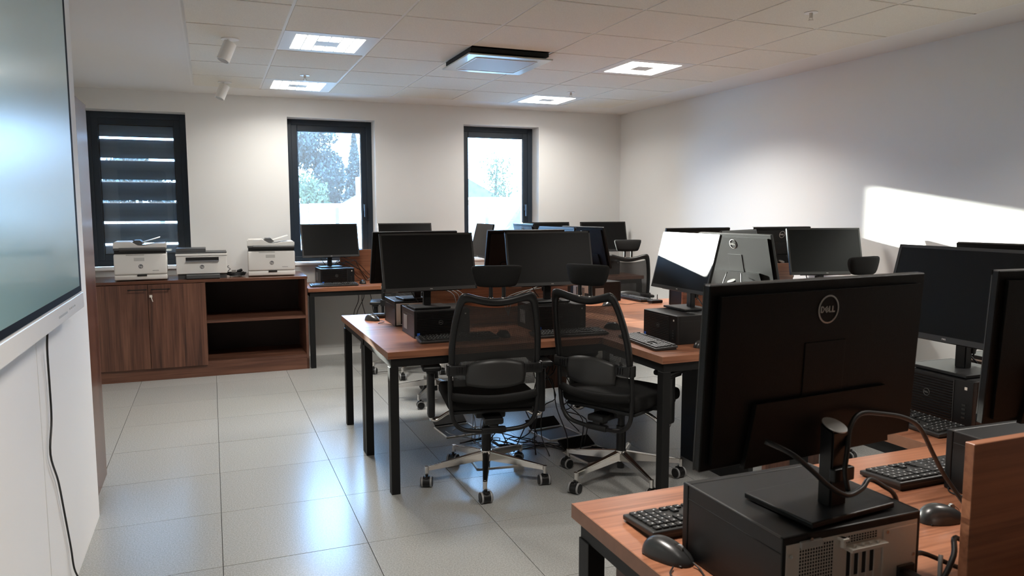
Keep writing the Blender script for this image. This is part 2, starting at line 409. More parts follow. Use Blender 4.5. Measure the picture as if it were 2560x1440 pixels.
def cable(name, pts, r, m, label=None, cat='cable', group=None, parent=None, n=6):
    o = MB().tube(pts, r, n).done(name, m, parent, smooth=True)
    if label: tag(o, label, cat, group)
    return o
cable('power_lead', [(-.985, -1.93, 1.10), (-.995, -1.925, 1.0), (-1.0, -1.90, .86), (-1.0, -1.905, .74), (-1.0, -1.96, .63), (-1.0, -1.86, .50), (-1.0, -1.79, .36), (-1.0, -1.71, .19), (-.995, -1.70, .10), (-.985, -1.66, .02), (-.98, -1.75, .005)],
      .0035, M['cable'], 'black power cord hanging down the white wall from the big board')

# ------------------------------------------------------------------ low cabinet and printers
CT = .865
t = thing('low_cabinet', 'low walnut cabinet with two doors and open shelves under the printers', 'cabinet', (0, 0, 0))
x0, xm, x1, yf, yb = -1.46, -.535, .343, 2.22, 2.83
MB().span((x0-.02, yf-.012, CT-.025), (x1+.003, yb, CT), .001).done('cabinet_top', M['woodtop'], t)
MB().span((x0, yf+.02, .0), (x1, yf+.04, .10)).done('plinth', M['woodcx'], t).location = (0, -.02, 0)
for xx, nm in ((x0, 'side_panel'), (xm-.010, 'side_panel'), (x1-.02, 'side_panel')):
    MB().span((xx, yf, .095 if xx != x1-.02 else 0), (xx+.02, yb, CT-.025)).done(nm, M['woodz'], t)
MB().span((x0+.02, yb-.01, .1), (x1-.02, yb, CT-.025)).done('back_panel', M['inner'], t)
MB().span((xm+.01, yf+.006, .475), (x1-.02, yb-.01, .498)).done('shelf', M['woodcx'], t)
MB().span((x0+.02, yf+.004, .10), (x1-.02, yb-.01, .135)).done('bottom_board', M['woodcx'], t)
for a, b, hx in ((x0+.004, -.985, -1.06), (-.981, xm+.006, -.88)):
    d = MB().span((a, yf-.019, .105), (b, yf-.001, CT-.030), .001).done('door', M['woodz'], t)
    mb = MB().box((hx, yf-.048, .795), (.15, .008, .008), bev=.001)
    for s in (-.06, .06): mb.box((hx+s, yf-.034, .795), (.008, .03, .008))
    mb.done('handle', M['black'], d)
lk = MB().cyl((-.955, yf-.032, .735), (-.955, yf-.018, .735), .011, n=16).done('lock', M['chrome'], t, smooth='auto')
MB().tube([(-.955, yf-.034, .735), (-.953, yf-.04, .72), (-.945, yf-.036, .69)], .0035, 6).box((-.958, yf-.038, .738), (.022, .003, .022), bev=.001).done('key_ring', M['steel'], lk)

def hp_logo(parent, loc, r):
    o = MB(); n = 20
    v = [o.bm.verts.new((r*math.cos(2*PI*k/n), 0, r*math.sin(2*PI*k/n))) for k in range(n)]; o.bm.faces.new(v)
    e = o.done('emblem', M['prlogo'], parent, loc)
    text_mesh('hp', r*1.5, 'lettering', M['prwhite'], e, (r*.05, -.0012, .0), (R(90), 0, 0), off=.0, ext=.0003)
def printer_tall(t):
    w, d = .205, .36
    MB().span((-w, 0, .008), (w, d, .052), .010, 3).done('paper_tray', M['prwhite'], t, smooth='auto')
    b = MB().span((-w, -.004, .054), (w, d, .232), .014, 3).done('body', M['prwhite'], t, smooth='auto')
    MB().span((-.03, -.0065, .040), (.045, .0, .054)).done('tray_grip', M['prdark'], t)
    MB().span((-w+.006, .006, .232), (w-.006, d, .262)).done('output_slot', M['prdark'], t)
    MB().box((.02, -.012, .270), (.36, .05, .018), Euler((R(-22), 0, 0)).to_matrix(), bev=.003).done('control_panel', M['prgrey'], t)
    MB().span((-w, .0, .262), (w-.0, d, .280), .004).done('scanner_body', M['prgrey'], t)
    # document feeder with a scooped profile
    pr = [(-w, .282), (-w, .325), (-w+.012, .335), (-.075, .335), (-.05, .322), (-.02, .302), (.03, .298), (.10, .312), (w-.01, .318), (w, .310), (w, .282)]
    MB().prism(pr, .01, d-.01, 1).done('feeder_lid', M['prwhite'], t)
    MB().prism([(-.06, .325), (-.045, .345), (.0, .345), (.03, .318), (.0, .302), (-.03, .31)], .06, d-.06, 1).done('feeder_mouth', M['prgrey'], t)
    MB().box((.08, d/2, .345), (.16, .22, .006), Euler((0, R(-17), 0)).to_matrix(), bev=.001).done('paper_support', M['prwhite'], t)
    MB().box((-.01, -.0045, .185), (.08, .002, .028), bev=.0008).box((-.04, -.0045, .222), (.14, .002, .010), bev=.0006).done('front_grip', M['paper'], t)
    MB().span((.09, -.0055, .085), (.14, -.0045, .088)).done('model_print', M['prlogo'], t)
    hp_logo(t, (0.0, -.006, .125), .018)
def printer_low(t):
    w, d = .208, .30
    MB().span((-w, 0, .045), (w, d, .200), .004).done('body', M['prwhite'], t)
    MB().span((-w+.01, .02, 0), (w-.005, d, .045)).done('base', M['prgrey'], t)
    MB().span((-.13, -.05, .004), (.145, .03, .040), .005).done('paper_tray', M['prgrey'], t)
    MB().span((-.13, -.002, .155), (.14, .03, .190)).done('output_slot', M['prdark'], t)
    MB().box((.005, -.008, .157), (.27, .03, .006), Euler((R(12), 0, 0)).to_matrix(), bev=.001).done('output_flap', M['prlogo'], t)
    MB().span((-w-.004, -.004, .203), (w+.004, d, .222), .003).done('scanner_body', M['prwhite'], t)
    MB().span((-w, .002, .223), (w, d, .236), .003).done('scanner_lid', M['prgrey'], t)
    MB().span((-w, .004, .237), (.035, d-.02, .268), .004).done('control_panel', M['prgrey'], t)
    hp_logo(t, (0.0, -.002, .105), .018)
p1 = thing('printer', 'white multifunction printer with document feeder in front of the dark blind window', 'printer', (-1.03, 2.27, CT), R(2)); printer_tall(p1)
kids(p1)
p3 = dup(p1); p3.location = (.045, 2.30, CT); p3.rotation_euler = (0, 0, R(-2)); p3['label'] = 'white multifunction printer with document feeder at the right end of the cabinet'
p2 = thing('printer', 'lower white printer with dark grey lid and tray between the taller two', 'printer', (-.545, 2.29, CT)); printer_low(p2)
t = thing('power_cable_pile', 'coiled black power cables with a plug heaped between two printers', 'cable', (-.26, 2.42, CT))
mb = MB(); random.seed(3)
pts = []
for k in range(46):
    a = k*.85; rr = .035+.03*random.random(); pts.append((rr*1.4*math.cos(a), rr*math.sin(a), .008+.0007*k+.004*random.random()))
mb.tube(pts, .0035, 6).done('coil', M['cable'], t, smooth=True)
MB().box((.03, .0, .052), (.05, .035, .026), Euler((0, R(-20), 0)).to_matrix(), bev=.008).done('plug', M['blackp'], t)
MB().tube([(-.06, 0, .02), (-.07, .01, .05), (-.05, .0, .07), (-.075, 0, .09), (-.06, 0, .10)], .003, 6).done('loose_end', M['cable'], t, smooth=True)
MB().box((-.02, .02, .045), (.04, .002, .03), Euler((R(20), 0, R(15))).to_matrix()).done('paper_tag', M['paper'], t)
MB().box((.0, -.03, .004), (.11, .04, .006), Euler((0, 0, R(10))).to_matrix(), bev=.002).done('plastic_bag', M['paper'], t)

# ------------------------------------------------------------------ desks
TH = .036
def desk(name, label, x0, x1, y0, y1, legs, m='woodx', group='walnut office desks', beams=True, panel=None):
    t = thing(name, label, 'desk', (x0, y0, 0), 0, group); w, d = x1-x0, y1-y0; g = .001
    MB().span((g, g, ZD-TH), (w-g, d-g, ZD), .0012, 1).done('worktop', M[m], t)
    for xe in (0, w): MB().span((xe-.0004 if xe else 0, g+.0004, ZD-TH+.0004), (xe if xe else .0004+g, d-g-.0004, ZD-.0004)).done('edge_band', M['woodedge'], t)
    b = .045; zt = ZD-TH
    if beams:
        mb = MB(); i = .018
        mb.span((i, i+.0, zt-.045), (w-i, i+b, zt)); mb.span((i, d-i-b, zt-.045), (w-i, d-i, zt)); mb.span((i, i+b, zt-.045), (i+b, d-i-b, zt)); mb.span((w-i-b, i+b, zt-.045), (w-i, d-i-b, zt))
        mb.done('frame', M['black'], t)
    for (lx, ly) in legs:
        MB().span((lx-x0, ly-y0, 0), (lx-x0+b, ly-y0+b+.005, zt-.045 if beams else zt), .001, 1).done('leg', M['black'], t)
    if panel:
        a, c = panel; MB().span((a[0]-x0, a[1]-y0, 0), (c[0]-x0, c[1]-y0, zt-.045)).done('leg_panel', M['black'], t)
    return t
XA, XC, XB = .345, 2.16, 3.97
# middle island : rows along x, a double spine along y
YM0, YM, YM1 = -1.185, -.43, .275
desk('desk', 'front left desk of the middle island, beside the aisle', XA, XC, YM0, YM, [(XA+.012, YM0+.015), (XA+.012, YM-.065)])
desk('desk', 'rear left desk of the middle island, behind the front left desk', XA, XC, YM, YM1, [(XA+.012, YM1-.07), (XA+.012, YM+.0)])
desk('desk', 'short left wing desk of the middle island, nearest the camera', 1.56, XC, -1.806, YM0, [(1.575, -1.79)], panel=((2.10, -1.80, 0), (2.13, -1.19, 0)))
desk('desk', 'short right wing desk of the middle island, hidden side of the near wing', XC, 2.76, -1.806, YM0, [(2.70, -1.79)])
desk('desk', 'front right desk of the middle island, running to the right wall', XC, XB, YM0, YM, [(XB-.06, YM0+.015), (XB-.06, YM-.065)])
desk('desk', 'rear right desk of the middle island, running to the right wall', XC, XB, YM, YM1, [(XB-.06, YM1-.07)])
desk('desk', 'far left wing desk of the middle island, towards the windows', 1.56, XC, YM1, .90, [(1.575, .84)])
desk('desk', 'far right wing desk of the middle island, with keyboard at its edge', XC, 2.76, YM1, .90, [(2.70, .84)])
# window island
YF = 2.20
desk('desk', 'desk under the middle window between the cabinet and the wing', XA+.003, XC, YF, 2.835, [(.36, YF+.012), (.36, 2.77)])
desk('desk', 'far right desk along the window wall', XC, 3.92, YF, 2.835, [(3.86, YF+.012)])
desk('desk', 'left wing desk reaching out from the window wall', 1.56, XC, 1.58, YF, [(1.575, 1.60)])
desk('desk', 'right wing desk reaching out from the window wall', XC, 2.76, 1.58, YF, [(2.70, 1.60)])
# near island
YN0, YNM = -3.29, -4.015
desk('desk', 'nearest desk at the lower right with keyboard and open computer back', .336, XC, YNM, YN0, [(.350, YN0-.065), (.350, YNM+.01)])
desk('desk', 'left wing desk of the nearest island, under the right hand screens', 1.55, XC, YN0, -2.66, [(1.565, -2.73)])
desk('desk', 'right wing desk of the nearest island', XC, 2.75, YN0, -2.66, [(2.69, -2.73)])
desk('desk', 'rear desk of the nearest island, beside the camera', .80, XC, YNM-.75, YNM-.001, [])
DT = 1.066
def divider(label, a, b):
    return tag(MB().span(a, b, .001, 1).done('desk_divider', M['woodx' if abs(b[0]-a[0]) > abs(b[1]-a[1]) else 'woody']), label, 'divider')
divider('low walnut divider between the two left desk rows of the middle island', (.735, YM-.009, ZD+.001), (1.71, YM+.009, DT))
divider('low walnut divider between the two right desk rows of the middle island', (2.61, YM-.009, ZD+.001), (3.585, YM+.009, DT))
divider('walnut back panel rising behind the desk under the middle window', (.737, 2.80, ZD+.001), (1.71, 2.82, DT))
divider('walnut back panel of the far right desk by the window wall', (2.61, 2.80, ZD+.001), (3.585, 2.82, DT))
divider('walnut divider cut off by the lower right corner of the view', (.733, YNM-.009, ZD+.001), (1.71, YNM+.009, DT))
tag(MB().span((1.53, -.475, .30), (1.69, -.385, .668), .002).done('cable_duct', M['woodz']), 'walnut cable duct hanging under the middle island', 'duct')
def pedestal(label, x0, x1, y0, y1, z1):
    t = thing('drawer_pedestal', label, 'pedestal', (x0, y0, 0)); w, d = x1-x0, y1-y0
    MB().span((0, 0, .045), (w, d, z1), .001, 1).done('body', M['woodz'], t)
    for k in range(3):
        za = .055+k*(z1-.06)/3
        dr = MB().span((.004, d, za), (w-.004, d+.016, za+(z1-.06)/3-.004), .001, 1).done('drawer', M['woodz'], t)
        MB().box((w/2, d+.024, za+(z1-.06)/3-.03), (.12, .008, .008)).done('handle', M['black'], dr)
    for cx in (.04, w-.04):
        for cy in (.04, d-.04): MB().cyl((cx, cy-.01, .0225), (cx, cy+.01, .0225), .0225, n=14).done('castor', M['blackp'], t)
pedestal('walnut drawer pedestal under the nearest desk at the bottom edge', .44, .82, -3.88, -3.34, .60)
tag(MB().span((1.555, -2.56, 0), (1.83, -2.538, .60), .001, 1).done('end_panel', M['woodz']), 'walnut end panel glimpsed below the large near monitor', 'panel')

# ------------------------------------------------------------------ monitors
def dell(parent, loc, rot, s, ring=True, m=None):
    """ring with DELL, the E turned; s = letter height; returns one joined mesh"""
    m = m or M['silver']; mb = MB(); h = s; th = s*.20; w = s*.62; g = s*.14; z0, z1 = -.0004, .0004
    def bar(x, y, ww, hh, ang=0, cx=0, cy=0):
        q = Euler((0, 0, ang)).to_matrix(); c = q @ Vector((x, y, 0)); mb.box((c.x+cx, c.y+cy, 0), (ww, hh, .0008), q)
    X = -1.62*s
    bar(X, 0, th, h); 
    mb.tube([(X, h*.42, 0), (X+w*.6, h*.40, 0), (X+w*.95, 0, 0), (X+w*.6, -h*.40, 0), (X, -h*.42, 0)], th*.45, 4)
    ex = X+w+g+s*.48
    for k in (-1, 0, 1): bar(0, k*h*.33, w*1.05, th*.85, R(38), ex, 0)
    bar(-w*.5, 0, th*.8, h*.82, R(38), ex, 0)
    for k in range(2):
        lx = ex+s*.55+k*(w+g*.6)
        bar(lx, 0, th, h); bar(lx+w*.42, -h*.41, w*.8, th)
    if ring:
        rr = 2.15*s
        mb.tube([(rr*math.cos(2*PI*k/28), rr*math.sin(2*PI*k/28), 0) for k in range(28)], s*.13, 5, closed=True, smooth=False)
        for v in mb.bm.verts: v.co.z *= .25 if abs(v.co.z) > .001 else 1
    return mb.done('emblem', m, parent, loc, rot)
PW, PH = .556, .332
def make_monitor(tilt):
    t = thing('monitor', '', 'monitor')
    MB().box((0, .006, .0075), (.215, .165, .011), bev=.0025).box((0, .006, .002), (.195, .145, .004)).done('stand_base', M['blackp'], t)
    mb = MB().prism([(.021, .011), (.052, .011), (.052, .154), (.021, .166)], -.021, .021, 0)
    bmesh.ops.bevel(mb.bm, geom=list(mb.bm.edges), offset=.003, segments=2, affect='EDGES')
    st = mb.done('stand_column', M['blackp'], t)
    q = Euler((R(47.5), 0, 0)).to_matrix()
    mb = MB().cyl((0, 0, -.001), (0, 0, .0012), .022, n=24); mb.xf(Matrix.Translation((0, .0365, .1615)) @ Euler((R(-20), 0, 0)).to_matrix().to_4x4() @ Matrix.Diagonal((.95, 1.1, 1, 1)))
    mb.done('column_cap', M['capsteel'], st, smooth='auto')
    MB().span((-.026, .050, .062), (.026, .064, .088), .003).done('cable_clip', M['blackp'], st)
    p = bpy.data.objects.new('display', None)
    # display unit, tilted about its centre
    T = Matrix.Translation((0, -.012, .266)) @ Euler((R(-tilt), 0, 0)).to_matrix().to_4x4()
    mb = MB().span((-PW/2, -.006, -PH/2), (PW/2, .010, PH/2), .002, 1)
    # shallow swelling of the back
    mb.prism([(-PW/2+.02, -PH/2+.012), (PW/2-.02, -PH/2+.012), (PW/2-.02, PH/2-.02), (-PW/2+.02, PH/2-.02)], .008, .018, 1)
    mb.prism([(-.19, -PH/2-.001), (.19, -PH/2-.001), (.17, -.05), (-.17, -.05)], .016, .027, 1)
    c = mb.xf(T).done('casing', M['blackback'], t)
    mb = MB(); f = -.0075
    mb.span((-PW/2, f, -PH/2), (PW/2, -.005, -PH/2+.019)); mb.span((-PW/2, f, PH/2-.011), (PW/2, -.005, PH/2)); mb.span((-PW/2, f, -PH/2), (-PW/2+.011, -.005, PH/2)); mb.span((PW/2-.011, f, -PH/2), (PW/2, -.005, PH/2))
    bz = mb.xf(T).done('bezel', M['greybez'], t)
    MB().span((-PW/2+.010, -.0066, -PH/2+.018), (PW/2-.010, -.0055, PH/2-.010)).xf(T).done('screen', M['screen'], t)
    MB().box((0, .0185, .0), (.105, .002, .10), bev=.0006).xf(T).done('rear_cover', M['blackback'], c)
    d = dell(bz, (0, 0, 0), (0, 0, 0), .0052, ring=False); d.data.transform(T @ Matrix.Translation((0, -.008, -PH/2+.0095)) @ Euler((R(90), 0, 0)).to_matrix().to_4x4())
    d = dell(c, (0, 0, 0), (0, 0, 0), .0118); d.data.transform(T @ Matrix.Translation((0, .0188, PH/2-.056)) @ Euler((R(90), 0, R(180))).to_matrix().to_4x4())
    if tilt < 8: return t
    MB().tube([(.05, .034, -.06), (.045, .07, -.13), (.02, .085, -.18), (.01, .08, -.215)], .0028, 6).xf(Matrix.Translation((0, -.012, .266))).done('video_cable', M['cable'], t, smooth=True)
    MB().tube([(-.06, .034, -.06), (-.09, .07, -.14), (-.06, .12, -.20), (-.02, .14, -.25)], .0032, 6).xf(Matrix.Translation((0, -.012, .266))).done('power_cable', M['cable'], t, smooth=True)
    return t
ZP = ZD+.154
MONS = [ # x, y, yaw, tilt, label
 (.692, -.722, 3, 15, 'black monitor facing the camera at the left end of the front desk row'),
 (1.451, -.725, -2.6, 13, 'black monitor with a brownish sheen between the two front chairs'),
 (.733, -.221, 184.9, 10, 'monitor seen from behind at the left end of the rear desk row'),
 (1.50, -.20, 180, 13, 'monitor seen from behind, back to back with the second front monitor'),
 (2.01, -1.318, -91.5, 15, 'monitor with bright sunlight across its screen on the near wing'),
 (2.30, -1.42, 96, 15, 'monitor back with sunlit emblem, back to back with the sunlit screen'),
 (2.025, .486, -85, 13, 'monitor turned left on the far wing, only its pale top edge showing'),
 (2.345, .53, 99, 14, 'monitor back with a blue sheen on the far wing'),
 (2.87, -.20, 180, 13, 'monitor back peeping over the sunlit screen'),
 (3.64, -.20, 180, 13, 'monitor back behind the row divider by the right wall'),
 (3.568, -.762, -13, 14, 'monitor facing the camera in front of the right wall, left of the sun patch'),
 (2.74, -.92, 29, 14, 'monitor peeping out between two monitor backs on the right rows'),
 (.625, 2.655, 5, 13, 'monitor in front of the middle window on the wall desk'),
 (1.385, 2.665, 0, 10, 'far monitor by the wall between the two open windows'),
 (1.995, 2.07, -92.7, 16, 'monitor turned sideways below the right window, grey screen to the left'),
 (2.44, 1.98, 88, 14, 'monitor back catching pale window light below the right window'),
 (2.94, 2.60, 0, 13, 'far monitor just right of the right window'),
 (3.612, 2.548, -2, 14, 'far monitor in the corner of the room behind a chair'),
 (.598, -3.797, 184.8, 2, 'large near monitor seen from behind with round emblem, lower right'),
 (1.34, -3.82, 175, 6, 'monitor back cut off by the right edge of the view'),
 (1.905, -3.072, -92.4, 14, 'dark monitor facing left on the near wing at the right edge'),
 (2.42, -3.0, 100, 14, 'monitor back barely showing above the dark monitor at the right edge'),
]
protos = {}
for x, y, a, tl, lab in MONS:
    kk = 14 if tl > 8 else 3
    first = kk not in protos
    if first: protos[kk] = make_monitor(kk)
    ra = R(a); off = Vector((math.sin(ra), -math.cos(ra)))*-.012
    place(protos[kk], first, lab, (x+off.x, y+off.y, ZP+.0005), ra, 'black monitors')

# ------------------------------------------------------------------ computers lying flat
def make_pc(detail):
    t = thing('desktop_computer', '', 'computer'); w, d, h = .324, .292, .154
    MB().span((-w/2, -d/2+.018, 0), (w/2, d/2, h), .003, 2).done('case', M['blackp'], t)
    mb = MB().span((-w/2-.001, -d/2, 0), (w/2+.001, -d/2+.018, h), .003, 2)
    for k in range(15): mb.box((-.03, -d/2-.0005, .012+k*.0092), (.235, .004, .0042), Euler((R(25), 0, 0)).to_matrix())
    fb = mb.done('front_bezel', M['blackp'], t)
    MB().span((w/2-.072, -d/2-.002, .006), (w/2-.068, -d/2+.004, h-.006)).done('trim_strip', M['greybez'], fb)
    MB().box((w/2-.025, -d/2-.001, .128), (.010, .002, .010), bev=.001).done('power_button', M['steel'], fb)
    mb = MB()
    for k in range(4): mb.box((w/2-.03, -d/2-.0008, .03+.014*k), (.014, .002, .006))
    mb.done('front_ports', M['greybez'], fb)
    MB().box((-w/2+.022, -d/2-.003, .022), (.016, .001, .016)).done('sticker', M['blue'], fb)
    d_ = dell(fb, (-.01, -d/2-.0035, .085), (R(90), R(0), 0), .0056, m=M['dimlogo'])
    # side: seam and fold
    MB().span((-w/2-.0008, -d/2+.02, h-.031), (-w/2+.001, d/2-.004, h-.029)).done('side_seam', M['shadowgap'], t)
    MB().span((w/2-.001, -d/2+.02, h-.031), (w/2+.0008, d/2-.004, h-.029)).done('side_seam', M['shadowgap'], t)
    for s_ in (-1, 1): MB().box((s_*(w/2-.002), 0, h-.001), (.004, d-.01, .0035), bev=.0012).done('top_edge', M['rimedge'], t)
    # rear
    y = d/2
    rp = MB().span((-w/2+.010, y-.002, .006), (w/2-.008, y+.0012, h-.014)).done('rear_plate', M['steel'], t)
    # seen from behind, left is +x
    MB().span((.075, y+.001, .012), (w/2-.035, y+.0018, h-.020)).done('fan_opening', M['shadowgap'], rp)
    if detail:
        mb = MB(); xa, xb, za, zb = .050, .127, .012, h-.020
        bpy.data.objects.remove([o for o in bpy.data.objects if o.parent == rp and o.name.startswith('fan_opening')][0])
        MB().span((xa, y+.001, za), (xb, y+.0016, zb)).done('fan_opening', M['shadowgap'], rp)
        n = 13
        for k in range(n+1): mb.span((xa+(xb-xa)*k/n-.0007, y+.0016, za), (xa+(xb-xa)*k/n+.0007, y+.0026, zb))
        for k in range(21): mb.span((xa, y+.0016, za+(zb-za)*k/20-.0007), (xb, y+.0026, za+(zb-za)*k/20+.0007))
        mb.done('fan_grille', M['steel'], rp, kind='stuff')
        for k in range(4):
            x = .014-k*.0185
            MB().span((x-.004, y+.001, .060), (x+.004, y+.0018, .112)).done('slot_opening', M['shadowgap'], rp)
            MB().span((x-.0085, y+.001, .012), (x-.0045, y+.0028, .116), .0005).done('slot_cover', M['steel'], rp)
            MB().span((x-.005, y+.001, .016), (x+.005, y+.007, .036)).done('port', M['prdark'], rp)
        mb = MB(); xa, xb, za, zb = -.052, .024, .122, .136
        MB().span((xa, y+.001, za), (xb, y+.0016, zb)).done('slot_opening', M['shadowgap'], rp)
        for k in range(13): mb.span((xa+(xb-xa)*k/12-.0008, y+.0016, za), (xa+(xb-xa)*k/12+.0008, y+.0024, zb))
        for k in range(4): mb.span((xa, y+.0016, za+(zb-za)*k/3-.0006), (xb, y+.0024, za+(zb-za)*k/3+.0006))
        mb.done('vent_grille', M['steel'], rp, kind='stuff')
        mb = MB().span((-.060, y+.001, .112), (.026, y+.022, .119), .001)
        for k in range(4): mb.cyl((.012-k*.018, y+.014, .119), (.012-k*.018, y+.014, .123), .0028, n=10)
        mb.done('latch_bar', M['steel'], rp)
        MB().box((.034, y+.008, .135), (.016, .016, .006), bev=.002).cyl((.034, y+.008, .120), (.034, y+.008, .138), .005, n=12).done('lock_loop', M['steel'], rp)
        MB().span((.078, y-.001, h-.024), (.125, y+.006, h-.012), .001).done('label_tab', M['paper'], t)
        mb = MB().span((-w/2+.012, y+.001, .012), (-.066, y+.0035, .134), .002)
        mb.done('power_supply', M['steel'], rp)
        MB().span((-w/2+.020, y+.003, .018), (-w/2+.060, y+.010, .060), .002).done('power_socket', M['prdark'], rp)
        for (sx, sz) in ((-w/2+.02, .075), (-.075, .128), (-.075, .02), (w/2-.016, .12), (w/2-.016, .03), (w/2-.06, .006+.138)): MB().cyl((sx, y+.001, sz), (sx, y+.005, sz), .0035, n=10).done('screw', M['chrome'], rp)
        MB().box((-w/2+.045, y+.025, .038), (.030, .045, .026), bev=.006).done('power_plug', M['blackp'], t)
        MB().box((-.045, y+.018, .030), (.034, .034, .016), Euler((0, 0, .2)).to_matrix(), bev=.003).done('video_plug', M['blackp'], t)
    else:
        mb = MB()
        for k in range(6): mb.span((.02-k*.02, y+.001, .02), (.028-k*.02, y+.003, .11))
        mb.done('slot_covers', M['prdark'], rp)
        MB().span((-w/2+.02, y+.001, .02), (-w/2+.07, y+.006, .07)).done('power_socket', M['prdark'], rp)
    # left side label and bracket
    MB().span((-w/2-.0014, .02, .03), (-w/2+.001, .10, .11)).done('side_label', M['rim'], t)
    return t
PCS = [(.735, -.690, 0, 'black desktop computer lying flat under the leftmost front monitor'),
 (.738, -.200, 180, 'black desktop computer behind the front one, its back towards the camera'),
 (1.450, -.745, 0, 'black desktop computer with round logo between the two front chairs'),
 (1.50, -.20, 180, 'black desktop computer under the second monitor of the rear left row'),
 (1.950, -1.395, -90, 'ribbed black desktop computer under the sunlit screen'),
 (2.37, -1.40, 90, 'black desktop computer on the hidden side of the near wing'),
 (1.96, .48, -90, 'black desktop computer under the left screen of the far wing'),
 (2.36, .42, 97, 'black desktop computer with small labels beyond the second chair'),
 (2.90, -.22, 180, 'dark desktop computer seen below the sunlit screen'),
 (3.62, -.20, 180, 'black desktop computer behind the divider by the right wall'),
 (3.56, -.74, -8, 'black desktop computer with sun on its top by the right wall'),
 (2.82, -.86, 20, 'black desktop computer in the right inner corner of the middle island'),
 (.655, 2.625, 3, 'desktop computer under the monitor at the middle window'),
 (1.39, 2.64, 0, 'desktop computer on the window wall between the windows'),
 (1.93, 2.02, -90, 'desktop computer under the sideways grey screen'),
 (2.42, 1.98, 90, 'desktop computer under the monitor back at the right window'),
 (2.94, 2.62, 0, 'desktop computer just right of the right window'),
 (3.60, 2.60, 0, 'desktop computer in the far corner seen through the chair net'),
 (.592, -3.766, 180, 'large black desktop computer with open metal back facing the camera'),
 (1.43, -3.705, 178, 'black desktop computer half hidden by the walnut divider'),
 (1.97, -3.06, -92, 'black desktop computer under the dark screen at the right edge'),
 (2.40, -3.0, 90, 'black desktop computer at the right edge behind the dark screen')]
pp = {}
for x, y, a, lab in PCS:
    kk = 'full' if lab.startswith('large black') else 'plain'; first = kk not in pp
    if first: pp[kk] = make_pc(kk == 'full')
    place(pp[kk], first, lab, (x, y, ZD+.0005), R(a), 'black desktop computers')

# ------------------------------------------------------------------ keyboards and mice
def key_layout():
    K = []; u = .0186; x0 = -.207
    def row(z, items, x=x0):
        for it in items:
            if it < 0: x += -it*u; continue
            K.append((x+it*u/2, z, it)); x += it*u
    ys = [.050, .0265, .0078, -.0108, -.0294, -.048]
    row(ys[0], [1, -1, 1, 1, 1, 1, -.5, 1, 1, 1, 1, -.5, 1, 1, 1, 1, -.25, 1, 1, 1, -.25, 1, 1, 1, 1])
    row(ys[1], [1]*13+[2, -.25, 1, 1, 1, -.25, 1, 1, 1, 1])
    row(ys[2], [1.5]+[1]*12+[1.5, -.25, 1, 1, 1, -.25, 1, 1, 1, 1])
    row(ys[3], [1.75]+[1]*11+[2.25, -3.5, 1, 1, 1, 1])
    row(ys[4], [1.25]+[1]*11+[2.75, -1.25, 1, -1.25, 1, 1, 1, 1])
    row(ys[5], [1.25, 1.25, 1.25, 6.25, 1.25, 1.25, 1.25, 1.25, -.25, 1, 1, 1, -.25, 2, 1, 1])
    return K, u
KM = {}
def make_keyboard(sep):
    t = thing('keyboard', '', 'keyboard')
    sl = R(4)
    T = Matrix.Translation((0, 0, .013)) @ Euler((sl, 0, 0)).to_matrix().to_4x4()
    MB().box((0, 0, 0), (.444, .130, .012), bev=.003).xf(T).prism([(-.06, .0), (.06, .0), (.06, .012), (-.06, .008)], -.215, .215, 0).done('body', M['keybody'], t)
    K, u = key_layout(); allk = MB(); pr = MB()
    for x, y, w in K:
        if sep:
            if w not in KM:
                mb = MB().box((0, 0, 0), (w*u-.0026, u-.0028, .006), bev=.0012, seg=1)
                mb2 = mb.done('key', M['key'], t); KM[w] = mb2.data; bpy.data.objects.remove(mb2)
            o = bpy.data.objects.new('key', KM[w]); COL.objects.link(o); o.parent = t
            o.location = T @ Vector((x, y, .0085)); o.rotation_euler = (sl, 0, 0)
        else: allk.box((x, y, .0085), (w*u-.0026, u-.0028, .006))
        if w < 3 : pr.span((x-w*u*.18, y+.0005, .0116), (x-w*u*.18+.0035, y+.0045, .0118))
    if not sep: allk.xf(T).done('keys', M['key'], t, kind='stuff')
    else: allk.bm.free()
    pr.xf(T).done('key_legends', M['kprint'], t, kind='stuff')
    return t
KBS = [(.785, -.955, 0, 0, 'keyboard in front of the leftmost front computer'),
 (1.425, -1.045, -3, 0, 'keyboard between the two front chairs, under the second monitor'),
 (1.690, -1.450, -95, 0, 'keyboard at the corner of the near wing before the ribbed computer'),
 (.74, .095, 180, 0, 'keyboard on the rear left desk beside the mouse'),
 (2.675, .34, 90, 0, 'keyboard at the far right edge of the middle island'),
 (.605, 2.345, 0, 0, 'keyboard on the desk under the middle window'),
 (1.70, .48, -90, 0, 'keyboard on the far left wing, behind the second chair'),
 (.622, -3.492, 180, 1, 'near keyboard beside the large computer, number pad to the left'),
 (1.362, -3.472, 180, 1, 'near keyboard right of the thick monitor stand'),
 (1.700, -3.035, -92, 1, 'keyboard before the computer at the right edge')]
kp = {}
for x, y, a, sp, lab in KBS:
    first = sp not in kp
    if first: kp[sp] = make_keyboard(sp)
    place(kp[sp], first, lab, (x, y, ZD+.0005), R(a), 'black keyboards')
